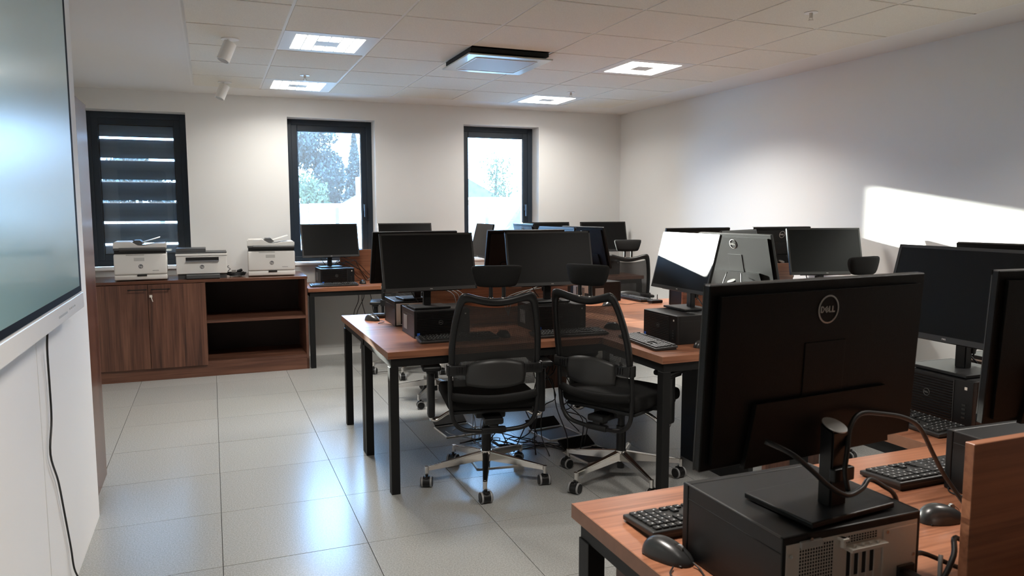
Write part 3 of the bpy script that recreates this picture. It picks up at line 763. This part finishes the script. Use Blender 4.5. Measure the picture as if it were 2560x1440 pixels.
def make_mouse():
    t = thing('mouse', '', 'mouse'); mb = MB(); nu, nv = 14, 8; L, Wd, H = .058, .031, .037
    def f(u, v):
        a = 2*PI*u; e = v*PI/2
        cx, sx = math.cos(a), math.sin(a)
        ce_ = max(0, math.cos(e))**.75; px = Wd*math.copysign(abs(cx)**.85, cx)*ce_; py = L*math.copysign(abs(sx)**.85, sx)*ce_
        hz = H*math.sin(e)*(1-.28*(py/L)-.15*(py/L)**2)
        return (px, py, .001+hz)
    mb.grid(f, 28, 10)
    bmesh.ops.remove_doubles(mb.bm, verts=mb.bm.verts, dist=.0002)
    sh = mb.done('shell', M['mouse'], t, smooth=True)
    MB().span((-Wd*.78, -L*.80, 0), (Wd*.78, L*.80, .004), .001).done('underside', M['prdark'], t)
    MB().cyl((-.003, .028, .0290), (.003, .028, .0290), .0075, n=14).done('scroll_wheel', M['rim'], t, smooth='auto')
    MB().tube([(0, .014, .0345), (0, .028, .0335), (0, .045, .024), (0, .054, .012)], .0006, 4).done('button_split', M['shadowgap'], t)
    return t
MICE = [(1.058, -.95, 8, 'mouse seen through the net of the first chair'), (1.77, -.93, 20, 'mouse seen through the net of the second chair'),
 (.495, -.04, 215, 'mouse on the left end of the middle island'), (1.905, -1.655, -85, 'mouse beside the keyboard at the near wing corner'),
 (2.28, .045, 120, 'small mouse behind the second chair on the far wing'), (.392, -3.625, 205, 'large near mouse in the bottom foreground'),
 (1.08, -3.70, 262, 'near mouse between the large computer and the walnut divider'), (.90, 2.47, 0, 'mouse among the cables under the middle window')]
mp = make_mouse()
for k, (x, y, a, lab) in enumerate(MICE): place(mp, k == 0, lab, (x, y, ZD+.0005), R(a), 'black mice')
t = thing('network_hub', 'flat black box with thin cables beyond the ribbed computer', 'electronics', (2.70, .06, ZD+.0005))
MB().box((0, 0, .012), (.10, .07, .024), bev=.006).done('box', M['blackp'], t)
MB().cyl((.04, .03, .02), (.04, .03, .06), .003, n=8).done('antenna', M['blackp'], t)

# ------------------------------------------------------------------ office chairs
def make_chair():
    t = thing('office_chair', '', 'chair')
    # five-star base
    st = MB().cyl((0, 0, .108), (0, 0, .165), .034, .030, 20).done('base_hub', M['chrome'], t, smooth='auto')
    for k in range(5):
        a = R(-101+72*k); c, s = math.cos(a), math.sin(a); e = Euler((0, 0, a)).to_matrix().to_4x4()
        mb = MB(); secs = [(.025, .045, .112, .160), (.12, .038, .104, .144), (.25, .028, .092, .122), (.325, .022, .086, .110)]
        rings = []
        for (x, w, z0, z1) in secs: rings.append([mb.bm.verts.new(p) for p in ((x, -w/2, z0), (x, w/2, z0), (x, w*.42, z1), (x, -w*.42, z1))])
        for A, B in zip(rings, rings[1:]):
            for q in range(4): mb.bm.faces.new((A[q], A[(q+1) % 4], B[(q+1) % 4], B[q]))
        mb.bm.faces.new(rings[0][::-1]); mb.bm.faces.new(rings[-1])
        bmesh.ops.bevel(mb.bm, geom=list(mb.bm.edges), offset=.004, segments=2, affect='EDGES')
        mb.cyl((.33, 0, .068), (.33, 0, .109), .011, n=14)
        mb.xf(e).done('base_arm', M['chrome'], t, smooth='auto')
        ra = R(random.choice((20, 70, 120, -30, -80)))
        ct = bpy.data.objects.new('castor', None)
        mb = MB().cyl((0, 0, .035), (0, 0, .070), .008, n=10); mb.cyl((0, -.022, .0295), (0, .022, .0295), .0280, n=22)
        mb.box((0, 0, .05), (.044, .024, .02), bev=.006)
        ca = mb.xf(Matrix.Translation((.33*c+.012*math.cos(a+ra), .33*s+.012*math.sin(a+ra), 0)) @ Euler((0, 0, a+ra)).to_matrix().to_4x4()).done('castor', M['blackp'], t, smooth='auto')
        for sy in (-1, 1):
            X_ = Matrix.Translation((.33*c+.012*math.cos(a+ra), .33*s+.012*math.sin(a+ra), 0)) @ Euler((0, 0, a+ra)).to_matrix().to_4x4()
            MB().cyl((0, sy*.019, .0295), (0, sy*.028, .0295), .0292, n=24).xf(X_).done('wheel', M['rim'], ca, smooth='auto')
            MB().cyl((0, sy*.0275, .0295), (0, sy*.0315, .0295), .0245, n=22).xf(X_).done('wheel_cap', M['blackp'], ca, smooth='auto')
    MB().cyl((0, 0, .065), (0, 0, .11), .020, n=18).cyl((0, 0, .11), (0, 0, .30), .026, n=18).cyl((0, 0, .30), (0, 0, .40), .019, n=18).done('gas_column', M['blackp'], t, smooth='auto')
    # mechanism and seat
    MB().box((0, -.02, .405), (.16, .26, .05), bev=.012).box((0, -.17, .39), (.10, .16, .035), bev=.01).tube([(.09, .05, .40), (.17, .07, .405), (.24, .08, .41)], .007, 6).done('tilt_mechanism', M['blackp'], t, smooth='auto')
    MB().box((0, .0, .435), (.43, .42, .022), bev=.009).done('seat_pan', M['blackp'], t, smooth='auto')
    mb = MB()
    def sf(u, v):
        x = (u-.5)*2; y = (v-.5)*2; w = .245-.02*y*y
        return Vector((x*w, y*.235, .515-.018*x*x*abs(x)-.03*max(0, y)**3+.012*abs(y)*(y < 0)))
    mb.box((0, 0, .482), (.49, .47, .07), bev=.030, seg=4)
    for v in mb.bm.verts:
        x, y = v.co.x/.245, v.co.y/.235
        v.co.z += -.022*max(0, y)**2*(1 if v.co.z > .48 else .5)+.012*x*x*(v.co.z > .48)
        v.co.x *= 1-.05*y*y
    mb.done('seat', M['fabric'], t, smooth=True)
    # back frame : wide moulded upper loop, round lower tube
    oh = [(.232, .655, -.262), (.236, .74, -.272), (.234, .82, -.290), (.222, .92, -.318), (.206, 1.00, -.345), (.194, 1.045, -.362), (.176, 1.068, -.370), (.150, 1.066, -.366), (.10, 1.050, -.354), (.05, 1.038, -.345), (0, 1.034, -.342)]
    ih = [(.200, .655, -.262), (.203, .74, -.272), (.200, .82, -.290), (.188, .92, -.318), (.174, .985, -.340), (.166, 1.010, -.350), (.154, 1.018, -.352), (.132, 1.018, -.352), (.09, 1.006, -.346), (.045, .996, -.341), (0, .992, -.339)]
    full = [(-a[0], a[1], a[2], -b[0], b[1], b[2]) for a, b in zip(oh, ih)]; full += [(a[0], a[1], a[2], b[0], b[1], b[2]) for a, b in list(zip(oh, ih))[-2::-1]]
    mb = MB(); rings = []
    for (xo, zo, yo, xi, zi, yi) in full:
        ring = []
        for (f, dy) in ((0, .004), (.12, .015), (.5, .018), (.88, .015), (1, .004), (1, -.006), (.85, -.015), (.5, -.019), (.15, -.015), (0, -.006)):
            ring.append(mb.bm.verts.new((xo+(xi-xo)*f, yo+(yi-yo)*f+dy, zo+(zi-zo)*f)))
        rings.append(ring)
    for A, B in zip(rings, rings[1:]):
        for q in range(10): mb.bm.faces.new((A[q], A[(q+1) % 10], B[(q+1) % 10], B[q]))
    mb.bm.faces.new(rings[0][::-1]); mb.bm.faces.new(rings[-1])
    mb.done('back_frame', M['blackp'], t, smooth=True, subd=1)
    lo = [(-.225, -.262, .68), (-.226, -.255, .58), (-.222, -.250, .48), (-.208, -.246, .405), (-.165, -.240, .358), (-.09, -.232, .342), (0, -.228, .338),
          (.09, -.232, .342), (.165, -.240, .358), (.208, -.246, .405), (.222, -.250, .48), (.226, -.255, .58), (.225, -.262, .68)]
    MB().tube(lo, .0115, 10).done('back_tube', M['blackp'], t, smooth=True)
    MB().box((0, -.228, .342), (.13, .036, .034), bev=.010).done('tube_clamp', M['blackp'], t, smooth='auto')
    MB().box((0, -.20, .365), (.05, .08, .03), bev=.01).done('back_bracket', M['blackp'], t, smooth='auto')
    # net
    def nf(u, v):
        z = .585+(1.010-.585)*v; x = (u-.5)*2
        w = .208+.006*math.sin(v*PI)-.040*max(0, v-.55)/.45
        yy = -.262-.085*v**1.5
        top = .0 if v < .9 else (1-abs(x))*.0
        return (x*w, yy-.022*(1-x*x)*(.6+.4*math.sin(v*PI)), z+(-.020*(1-x*x) if v > .99 else 0))
    MB().grid(nf, 16, 16).done('back_net', M['net'], t, smooth=True)
    # lumbar plate, clamps
    def lf(u, v):
        x = (u-.5)*2; return (x*.155*(1-.10*abs(v-.5)), -.318+.030*x*x-.006*math.sin(v*PI), .595+.105*v+.022*(1-x*x)*(v-.35)*2)
    lp = MB().grid(lf, 14, 6).done('lumbar_plate', M['greybez'], t, smooth=True); md = lp.modifiers.new('s', 'SOLIDIFY'); md.thickness = .006
    for s in (-1, 1):
        mb = MB().box((s*.19, -.290, .672), (.085, .014, .050), bev=.005); mb.box((s*.226, -.266, .672), (.036, .040, .060), bev=.008)
        for k in range(3): mb.box((s*(.165+k*.014), -.299, .672), (.006, .006, .032))
        mb.done('lumbar_clamp', M['blackp'], t, smooth='auto')
        # lower cushion bar behind the seat
    MB().tube([(-.215, -.245, .528), (-.12, -.268, .518), (0, -.275, .512), (.12, -.268, .518), (.215, -.245, .528)], .022, 10, flat=(1, 1)).done('lower_band', M['fabric'], t, smooth=True)
    # armrests
    for s in (-1, 1):
        ar = MB().box((s*.300, -.02, .505), (.038, .070, .27), bev=.012).done('armrest', M['blackp'], t, smooth='auto')
        MB().box((s*.300, .02, .645), (.100, .25, .028), bev=.012, seg=3).box((s*.300, .0, .625), (.055, .13, .03), bev=.010).done('arm_pad', M['blackp'], ar, smooth='auto')
        MB().tube([(s*.300, -.02, .38), (s*.295, -.02, .358), (s*.265, -.02, .355), (s*.20, -.02, .392), (s*.12, -.02, .415)], [.015, .016, .014, .012, .012], 8, flat=(1, .8)).done('arm_bracket', M['chrome'], ar, smooth=True)
    # headrest
    for s in (-1, 1):
        MB().tube([(s*.032, -.338, 1.020), (s*.032, -.345, 1.06), (s*.032, -.345, 1.12)], .010, 8).done('headrest_post', M['blackp'], t, smooth=True)
        MB().cyl((s*.032, -.342, 1.026), (s*.032, -.343, 1.040), .0115, n=12).done('post_collar', M['chrome'], t, smooth='auto')
    mb = MB(); N = 14; prof = [(-.026, -.046), (-.032, -.005), (-.034, .040), (-.020, .052), (.020, .048), (.048, .018), (.040, -.030), (.004, -.052)]
    rings = []
    for i in range(N+1):
        u = -1+2*i/N; sc = (1-abs(u)**4*.28); hw = .120
        ring = []
        for (py, pz) in prof:
            wx = hw*(1+.13*(pz/.05)-.16*max(0, py)/.05) ; ring.append(mb.bm.verts.new((u*wx, -.345+py*sc+.030*u*u, 1.142+pz*(1-.10*u**4)*1.10)))
        rings.append(ring)
    for A, B in zip(rings, rings[1:]):
        for q in range(len(prof)): mb.bm.faces.new((A[q], A[(q+1) % len(prof)], B[(q+1) % len(prof)], B[q]))
    mb.bm.faces.new(rings[0][::-1]); mb.bm.faces.new(rings[-1])
    hr = mb.done('headrest', M['fabric'], t, smooth=True, subd=1)
    return t
CH = [(.89, -1.126, 80, 'black net back office chair in front, left of the two front chairs'),
 (1.57, -1.40, 27, 'black net back office chair turned into the desk corner, right of the two front chairs'),
 (3.12, 1.40, 78, 'distant office chair with tall headrest by the far right corner'),
 (2.97, -1.30, 100, 'office chair on the far side of the sunlit screens, only its headrest showing'),
 (1.12, .70, -80, 'office chair behind the middle island, seen under the desk'),
 (1.18, 1.72, 75, 'office chair at the window desk with its armrest showing')]
cp = make_chair()
for k, (x, y, a, lab) in enumerate(CH): place(cp, k == 0, lab, (x, y, .0), R(a-90), 'black office chairs')

# ------------------------------------------------------------------ ceiling fittings
def make_light():
    t = thing('ceiling_light', '', 'light')
    MB().box((0, 0, .004), (.582, .582, .010)).done('frame', M['lampframe'], t)
    cm = None
    for i in range(6):
        for j in range(6):
            if i in (2, 3) and j in (2, 3): continue
            loc = ((i-2.5)*.0735, (j-2.5)*.0735, -.0018)
            if cm: o = bpy.data.objects.new('light_cell', cm); COL.objects.link(o); o.parent = t; o.location = loc
            else: o = MB().box((0, 0, 0), (.064, .064, .002), bev=.0006).done('light_cell', M['lamp'], t, loc); cm = o.data
    return t
ltp = make_light()
LL = ['lit square ceiling panel light on the left, nearer the camera', 'lit square ceiling panel light on the left, above the middle window', 'lit square ceiling panel light on the right, nearer the camera', 'lit square ceiling panel light on the right, above the right window']
for k, (i, j) in enumerate(LIGHTS):
    place(ltp, k == 0, LL[k], (.6*i+.3, .6*j+.3, CZ+.001), 0, 'square ceiling panel lights')
    ld = bpy.data.lights.new('panel_glow', 'AREA'); ld.shape = 'SQUARE'; ld.size = .44; ld.energy = (34 if j == 0 else 11.5)*LAMP; ld.spread = R(135 if j == 0 else 155); ld.color = (1, .965, .90)
    lo_ = bpy.data.objects.new('panel_glow', ld); COL.objects.link(lo_); lo_.location = (.6*i+.3, .6*j+.3, CZ-.006)
for (i, j) in LIGHTS_BEHIND:
    o = MB().box((0, 0, .004), (.582, .582, .010)).done('light_panel', M['lampframe'], ce, (.6*i+.3, .6*j+.3, CZ+.001))
    ld = bpy.data.lights.new('panel_glow', 'AREA'); ld.shape = 'SQUARE'; ld.size = .44; ld.energy = 27*LAMP; ld.spread = R(140); ld.color = (1, .94, .87)
    lo_ = bpy.data.objects.new('panel_glow', ld); COL.objects.link(lo_); lo_.location = (.6*i+.3, .6*j+.3, CZ-.006)
t = thing('air_outlet', 'square ceiling cassette with a clear dropped deflector plate', 'vent', (1.5, .33, CZ))
MB().box((0, 0, -.012), (.575, .575, .026)).done('dark_opening', M['shadowgap'], t)
pl = MB().box((0, 0, -.046), (.62, .62, .010), bev=.003).done('deflector_plate', M['acglass'], t)
MB().box((0, 0, -.0525), (.44, .44, .003), bev=.001).done('inner_plate', M['prlogo2'], pl)
mb = MB()
for a, b in (((-.225, -.228), (.225, -.222)), ((-.225, .222), (.225, .228)), ((-.228, -.225), (-.222, .225)), ((.222, -.225), (.228, .225))): mb.span((a[0], a[1], -.056), (b[0], b[1], -.051))
mb.done('bright_edge', M['white'], pl)
for sx in (-1, 1):
    for sy in (-1, 1): MB().cyl((sx*.25, sy*.25, -.045), (sx*.25, sy*.25, -.0), .008, n=10).done('spacer', M['chrome'], t)
sp0 = thing('ceiling_spotlight', 'white cylinder spotlight on the ceiling, the nearer of two', 'light', (-.297, .36, CZ-.001), R(20), 'white ceiling spotlights')
MB().cyl((0, 0, -.006), (0, 0, 0), .055, n=28).done('mounting_plate', M['white'], sp0, smooth='auto')
MB().cyl((-.01, 0, -.03), (-.01, 0, -.005), .008, n=10).done('stem', M['white'], sp0)
q = Euler((0, R(24), 0)).to_matrix()
a = Vector((0.0, 0, -.028)); b = a+q @ Vector((0, 0, -.125))
h = MB().cyl(a, b, .040, n=28).done('lamp_head', M['white'], sp0, smooth='auto')
MB().cyl(b, b+(b-a).normalized()*.001, .034, n=24).done('lens', M['paper'], h)
s2 = dup(sp0); s2.location = (-.300, 2.10, CZ-.001); s2['label'] = 'white cylinder spotlight on the ceiling, the one near the window wall'
spk = thing('sprinkler', 'small chrome sprinkler on the ceiling at the upper right', 'sprinkler', (2.69, -1.49, CZ), 0, 'ceiling sprinklers')
MB().cyl((0, 0, -.004), (0, 0, .001), .038, .034, 24).done('rosette', M['white'], spk, smooth='auto')
mb = MB().cyl((0, 0, -.03), (0, 0, -.004), .010, n=12); mb.cyl((0, 0, -.045), (0, 0, -.042), .014, n=12); mb.tube([(-.010, 0, -.028), (-.012, 0, -.038), (0, 0, -.044)], .002, 5); mb.tube([(.010, 0, -.028), (.012, 0, -.038), (0, 0, -.044)], .002, 5)
mb.done('nozzle', M['steel'], spk)
for (x, y, l) in ((.297, 1.53, 'small sprinkler on the ceiling between the two left panel lights'), (2.70, 1.55, 'small sprinkler on the ceiling between the two right panel lights')):
    o = dup(spk); o.location = (x, y, CZ); o['label'] = l

# ------------------------------------------------------------------ cables, floor boxes
random.seed(11)
def fb(x, y, rz, label, open_=True):
    t = thing('floor_socket', label, 'socket', (x, y, .0005), rz)
    mb = MB(); w = .13
    for a, b in (((-w, -w), (w, -w+.012)), ((-w, w-.012), (w, w)), ((-w, -w), (-w+.012, w)), ((w-.012, -w), (w, w))): mb.span((a[0], a[1], 0), (b[0], b[1], .006))
    mb.done('rim', M['steel'], t)
    MB().span((-w+.012, -w+.012, 0), (w-.012, w-.012, .002)).done('well', M['prdark'], t)
    if open_: MB().box((0, w+.035, .032), (.23, .010, .085), Euler((R(-62), 0, 0)).to_matrix(), bev=.002).done('lid', M['black'], t)
fb(1.02, -.20, R(4), 'open floor socket box under the rear left desk')
fb(1.03, -.86, R(-6), 'floor socket box with metal rim under the first chair', False)
fb(1.60, -.50, R(8), 'open floor socket box behind the second chair')
fb(1.62, -.98, R(10), 'floor socket box with raised lid under the desk corner')
def wander(a, b, sag, j, n=5):
    a, b = Vector(a), Vector(b); o = [a]
    for k in range(1, n):
        t_ = k/n; p = a.lerp(b, t_); p.z -= sag*math.sin(t_*PI); p += Vector([random.uniform(-j, j) for _ in range(3)]); p.z = max(p.z, .006); o.append(p)
    return o+[b]
mb = MB()
for k in range(9): mb.tube(wander((1.46+.03*k, -.44+random.uniform(-.06, .02), .70), (1.40+random.uniform(-.3, .35), -.62+random.uniform(-.35, .15), .01), 0, .07, 6), .0036, 5)
for k in range(5): mb.tube(wander((1.0+random.uniform(-.2, .5), -.5, .012), (1.6+random.uniform(-.2, .2), -.9+random.uniform(-.2, .2), .012), .05, .10, 6), .0036, 5)
tag(mb.done('cable_tangle', M['cable'], smooth=True, kind='stuff'), 'tangle of black cables hanging to the floor under the middle island', 'cable')
mb = MB()
for k in range(4): mb.tube(wander((.95+.04*k, -.30, .70), (.98+random.uniform(-.1, .2), -.25+random.uniform(-.3, .1), .012), 0, .05, 5), .003, 5)
for k in range(4): mb.tube(wander((.92+.05*k, -.25, .02), (1.1+random.uniform(-.1, .2), -.75+random.uniform(-.1, .2), .01), 0, .06, 5), .003, 5)
tag(mb.done('cable_tangle', M['cableg'], smooth=True, kind='stuff'), 'thin grey cables running to the floor box behind the first chair', 'cable')
mb = MB()
for k in range(4): mb.tube(wander((.90+.03*k, 2.78, .70), (.80+.12*k, 2.78, .05), 0, .04, 5), .0036, 5)
tag(mb.done('cable_tangle', M['cable'], smooth=True, kind='stuff'), 'black cables hanging under the desk at the window wall', 'cable')
mb = MB()
for k in range(5): mb.tube(wander((.66+.02*k, 2.70, .93+.02*k), (.95+.03*k, 2.74, .76), -.06, .03, 5), .0032, 5)
tag(mb.done('cable_tangle', M['cable'], smooth=True, kind='stuff'), 'black cables looping beside the computer at the middle window', 'cable')
cable('power_cable', [(.99, 2.70, .765), (1.02, 2.69, .78), (1.10, 2.70, .82), (1.2, 2.72, .84)], .003, M['cableg'], 'thin pale cable against the walnut back panel by the window')
mb = MB()
for k in range(3): mb.tube([(.71, -.60, 1.02-.02*k), (.78+.03*k, -.54, 1.0), (.90+.03*k, -.52, .95), (.93, -.50, .80+.03*k), (.95, -.49, .755)], .0032, 6)
tag(mb.done('cable_tangle', M['cableg'], smooth=True, kind='stuff'), 'pale cables curving behind the leftmost front monitor', 'cable')
mb = MB()
for k in range(3): mb.tube([(1.47, -.60, 1.02-.02*k), (1.40-.03*k, -.52, .95), (1.30-.03*k, -.50, .90), (1.27, -.49, .80)], .003, 6)
tag(mb.done('cable_tangle', M['cableg'], smooth=True, kind='stuff'), 'pale cable behind the second front monitor', 'cable')
# near monitor cables
cable('video_cable', [(.60, -3.885, .955), (.596, -3.880, .99), (.612, -3.868, 1.025), (.634, -3.851, 1.059), (.675, -3.834, 1.077), (.745, -3.818, 1.066), (.831, -3.801, 1.044), (.896, -3.784, 1.011), (.963, -3.767, .938), (1.034, -3.75, .865), (1.08, -3.80, .78), (1.12, -3.86, .757)],
      .005, M['cable'], 'thick black cable arching behind the large near monitor')
cable('video_cable', [(.43, -3.86, 1.06), (.458, -3.89, 1.045), (.498, -3.893, 1.015), (.545, -3.895, .975), (.592, -3.892, .950), (.639, -3.880, .952), (.676, -3.862, .958), (.719, -3.855, .937), (.764, -3.845, .905), (.80, -3.83, .83), (.81, -3.82, .757)],
      .0048, M['cable'], 'black cable curling over the stand base of the large near monitor')
cable('power_cable', [(.755, -3.90, .80), (.80, -3.88, .80), (.86, -3.92, .775), (.92, -3.96, .758), (.98, -3.99, .757)], .005, M['cable'], 'black cable lying beside the large computer at the walnut divider')
cable('power_cable', [(.72, -3.96, .79), (.735, -3.975, .80), (.77, -3.97, .84), (.80, -3.95, .86), (.84, -3.975, .82), (.86, -3.99, .76)], .005, M['cable'], 'looping black power cable behind the large computer')
cable('power_cable', [(.63, -3.94, .78), (.65, -3.98, .77), (.70, -3.99, .765), (.73, -3.975, .775), (.75, -3.96, .84)], .004, M['cableg'], 'pale cable behind the large computer at the bottom edge')
cable('mouse_cable', [(.372, -3.675, .757), (.355, -3.69, .754), (.35, -3.71, .753)], .0018, M['cable'], 'short black wire curling out from under the foreground mouse')
cable('mouse_cable', [(.415, -3.68, .76), (.418, -3.70, .754), (.402, -3.76, .753), (.40, -3.85, .753), (.42, -3.93, .753)], .0018, M['cable'], 'thin mouse wire running along the nearest desk edge')
cable('keyboard_cable', [(1.30, -3.54, .765), (1.28, -3.56, .755), (1.25, -3.60, .753), (1.30, -3.67, .753), (1.42, -3.72, .753)], .0018, M['cable'], 'thin keyboard wire on the desk by the walnut divider')
cable('mouse_cable', [(.525, -.09, .760), (.55, -.15, .754), (.50, -.20, .753), (.54, -.24, .753), (.60, -.30, .753)], .0018, M['cable'], 'thin mouse wire curling on the left end of the middle island')
cable('mouse_cable', [(2.33, .06, .755), (2.40, .10, .753), (2.45, .04, .753), (2.55, .08, .753), (2.62, .02, .753), (2.70, .05, .758)], .002, M['cable'], 'thin wavy wire on the far wing desk')
cable('mouse_cable', [(1.96, -1.66, .758), (2.02, -1.64, .754), (2.07, -1.58, .79), (2.10, -1.53, .85)], .0022, M['cableg'], 'pale mouse wire rising beside the ribbed computer')

# ------------------------------------------------------------------ outside the windows
GZ = -.45
struct(MB().span((-60, YB+WD, GZ-.3), (80, 110, GZ)).done('ground', M['grass']))
struct(MB().span((-25, YB+WD, GZ), (30, 9.0, GZ+.02)).done('paving', M['concrete2']))
fe = thing('white_fence', 'white sheet fence outside behind the wire fence', 'fence', (3, 9.6, GZ))
random.seed(5)
for k in range(15):
    x = -8+k*1.25; h = 2.02+random.uniform(-.03, .03)
    MB().span((x-.0, 0, 0), (x+1.235, .04, h), .01).done('fence_panel', M['fencew'], fe, (0, 0, 0))
wf = thing('wire_fence', 'grey wire mesh fence outside the windows', 'fence', (0, 7.2, GZ))
for k in range(9):
    x = -6.0+k*2.5-.11; MB().span((x-.03, -.03, 0), (x+.03, .03, 1.96), .002).done('fence_post', M['wire'], wf)
mb = MB()
for k in range(17): mb.cyl((-8.3, .034, .10+k*.11), (13.5, .034, .10+k*.11), .003, n=4)
for k in range(200): mb.cyl((-8.3+k*.11, .034, .05), (-8.3+k*.11, .034, 1.90), .0022, n=4)
mb.done('wire_mesh', M['wire'], wf, kind='stuff')
def tree(label, x, y, h, w, z0, m, seed, n=900, cone=False, name='leafy_tree', leaf=.16):
    t = thing(name, label, 'tree', (x, y, GZ)); rnd = random.Random(seed)
    MB().tube([(0, 0, 0), (.05, 0, h*.3), (-.05, .05, h*.6), (0, 0, h*.9)], [h*.03, h*.024, h*.015, h*.006], 7).done('trunk', M['bark'], t, smooth=True)
    mb = MB(); bl_ = [(rnd.uniform(-.6, .6), rnd.uniform(-.6, .6), rnd.uniform(0, 1), rnd.uniform(.3, .6)) for _ in range(16)]
    for k in range(n):
        if cone:
            v = rnd.random()**1.3; rr = w/2*(1-v)*math.sqrt(rnd.random())+.05; a = rnd.random()*2*PI
            p = Vector((rr*math.cos(a), rr*math.sin(a), z0+(h-z0)*v))
        else:
            b = rnd.choice(bl_); d = Vector((rnd.gauss(0, 1), rnd.gauss(0, 1), rnd.gauss(0, 1))).normalized()*b[3]*(rnd.random()**.4)
            f = 1-.55*abs(b[2]-.4)
            p = Vector(((b[0]*f+d.x)*w*.42, (b[1]*f+d.y)*w*.42, z0+(h-z0)*min(1.02, max(0, .08+b[2]*.84+d.z*.3))))
        q = Euler((rnd.uniform(0, 6), rnd.uniform(0, 6), rnd.uniform(0, 6))).to_matrix(); s = leaf*rnd.uniform(.6, 1.4)
        vs = [mb.bm.verts.new(p+q @ Vector(c)*s) for c in ((-.5, 0, 0), (0, -.35, .1), (.6, 0, 0), (0, .35, .1))]; mb.bm.faces.new(vs)
    mb.done('foliage', m, t, kind='stuff')
    return t
tree('big dark tree outside the middle window', 5.55, 42, 7.2, 5.4, 1.2, M['leafd'], 1, 15000, leaf=.17)
tree('dark conifer outside at the right side of the middle window', 7.3, 39, 6.3, 2.0, .5, M['leafd'], 2, 5000, cone=True, name='conifer', leaf=.16)
tree('broad dark tree outside, left of the big one behind the blind', .5, 37, 6.0, 5.0, .6, M['leafd'], 9, 9000, leaf=.18)
tree('dense dark tree outside behind the blind window', -3.6, 36, 5.2, 5.5, .4, M['leafd'], 12, 9000, leaf=.18)
tree('low pale green bush outside the middle window', 2.7, 22, 3.1, 2.4, .3, M['leafl'], 3, 4200, name='bush', leaf=.10)
tree('sparse light tree outside the right window', 10.4, 24, 4.2, 2.0, .8, M['leafl'], 4, 1500, leaf=.09)
tree('bluish dark tree at the left of the right window', 13.2, 42, 4.6, 2.6, .3, M['leafd'], 6, 4500, leaf=.16)
tree('low hedge bush outside the right window', 9.3, 22, 1.9, 2.2, .2, M['leafl'], 8, 1500, name='bush', leaf=.10)
ho = thing('house', 'house with a tiled roof and chimney outside the middle window', 'house', (6.6, 31, GZ))
MB().span((-.4, 0, 0), (7, 6, 2.05)).done('wall', M['render'], ho)
MB().prism([(-1.0, 1.95), (3.2, 4.3), (7.6, 1.95), (7.6, 1.85), (-1.0, 1.85)], -.4, 6.4, 1).done('roof', M['roof'], ho)
MB().span((-.30, 1.5, 2.2), (.35, 2.1, 3.55)).done('chimney', M['render'], ho)
ga = thing('sloped_wall', 'grey sloping wall outside the right window', 'wall', (5.42, 9.2, GZ))
MB().prism([(-1.0, 0), (.18, 0), (.18, 2.0), (-.02, 2.0), (-.9, .75)], 0, .2, 1).done('slab', M['concrete'], ga)
wb = thing('white_shed', 'small white building outside the right window', 'building', (8.0, 19, GZ))
MB().span((-.3, 0, 0), (1.1, 2, 2.25)).done('wall', M['render'], wb); MB().span((-.4, -.1, 2.25), (1.2, 2.1, 2.35)).done('roof', M['fencew'], wb)
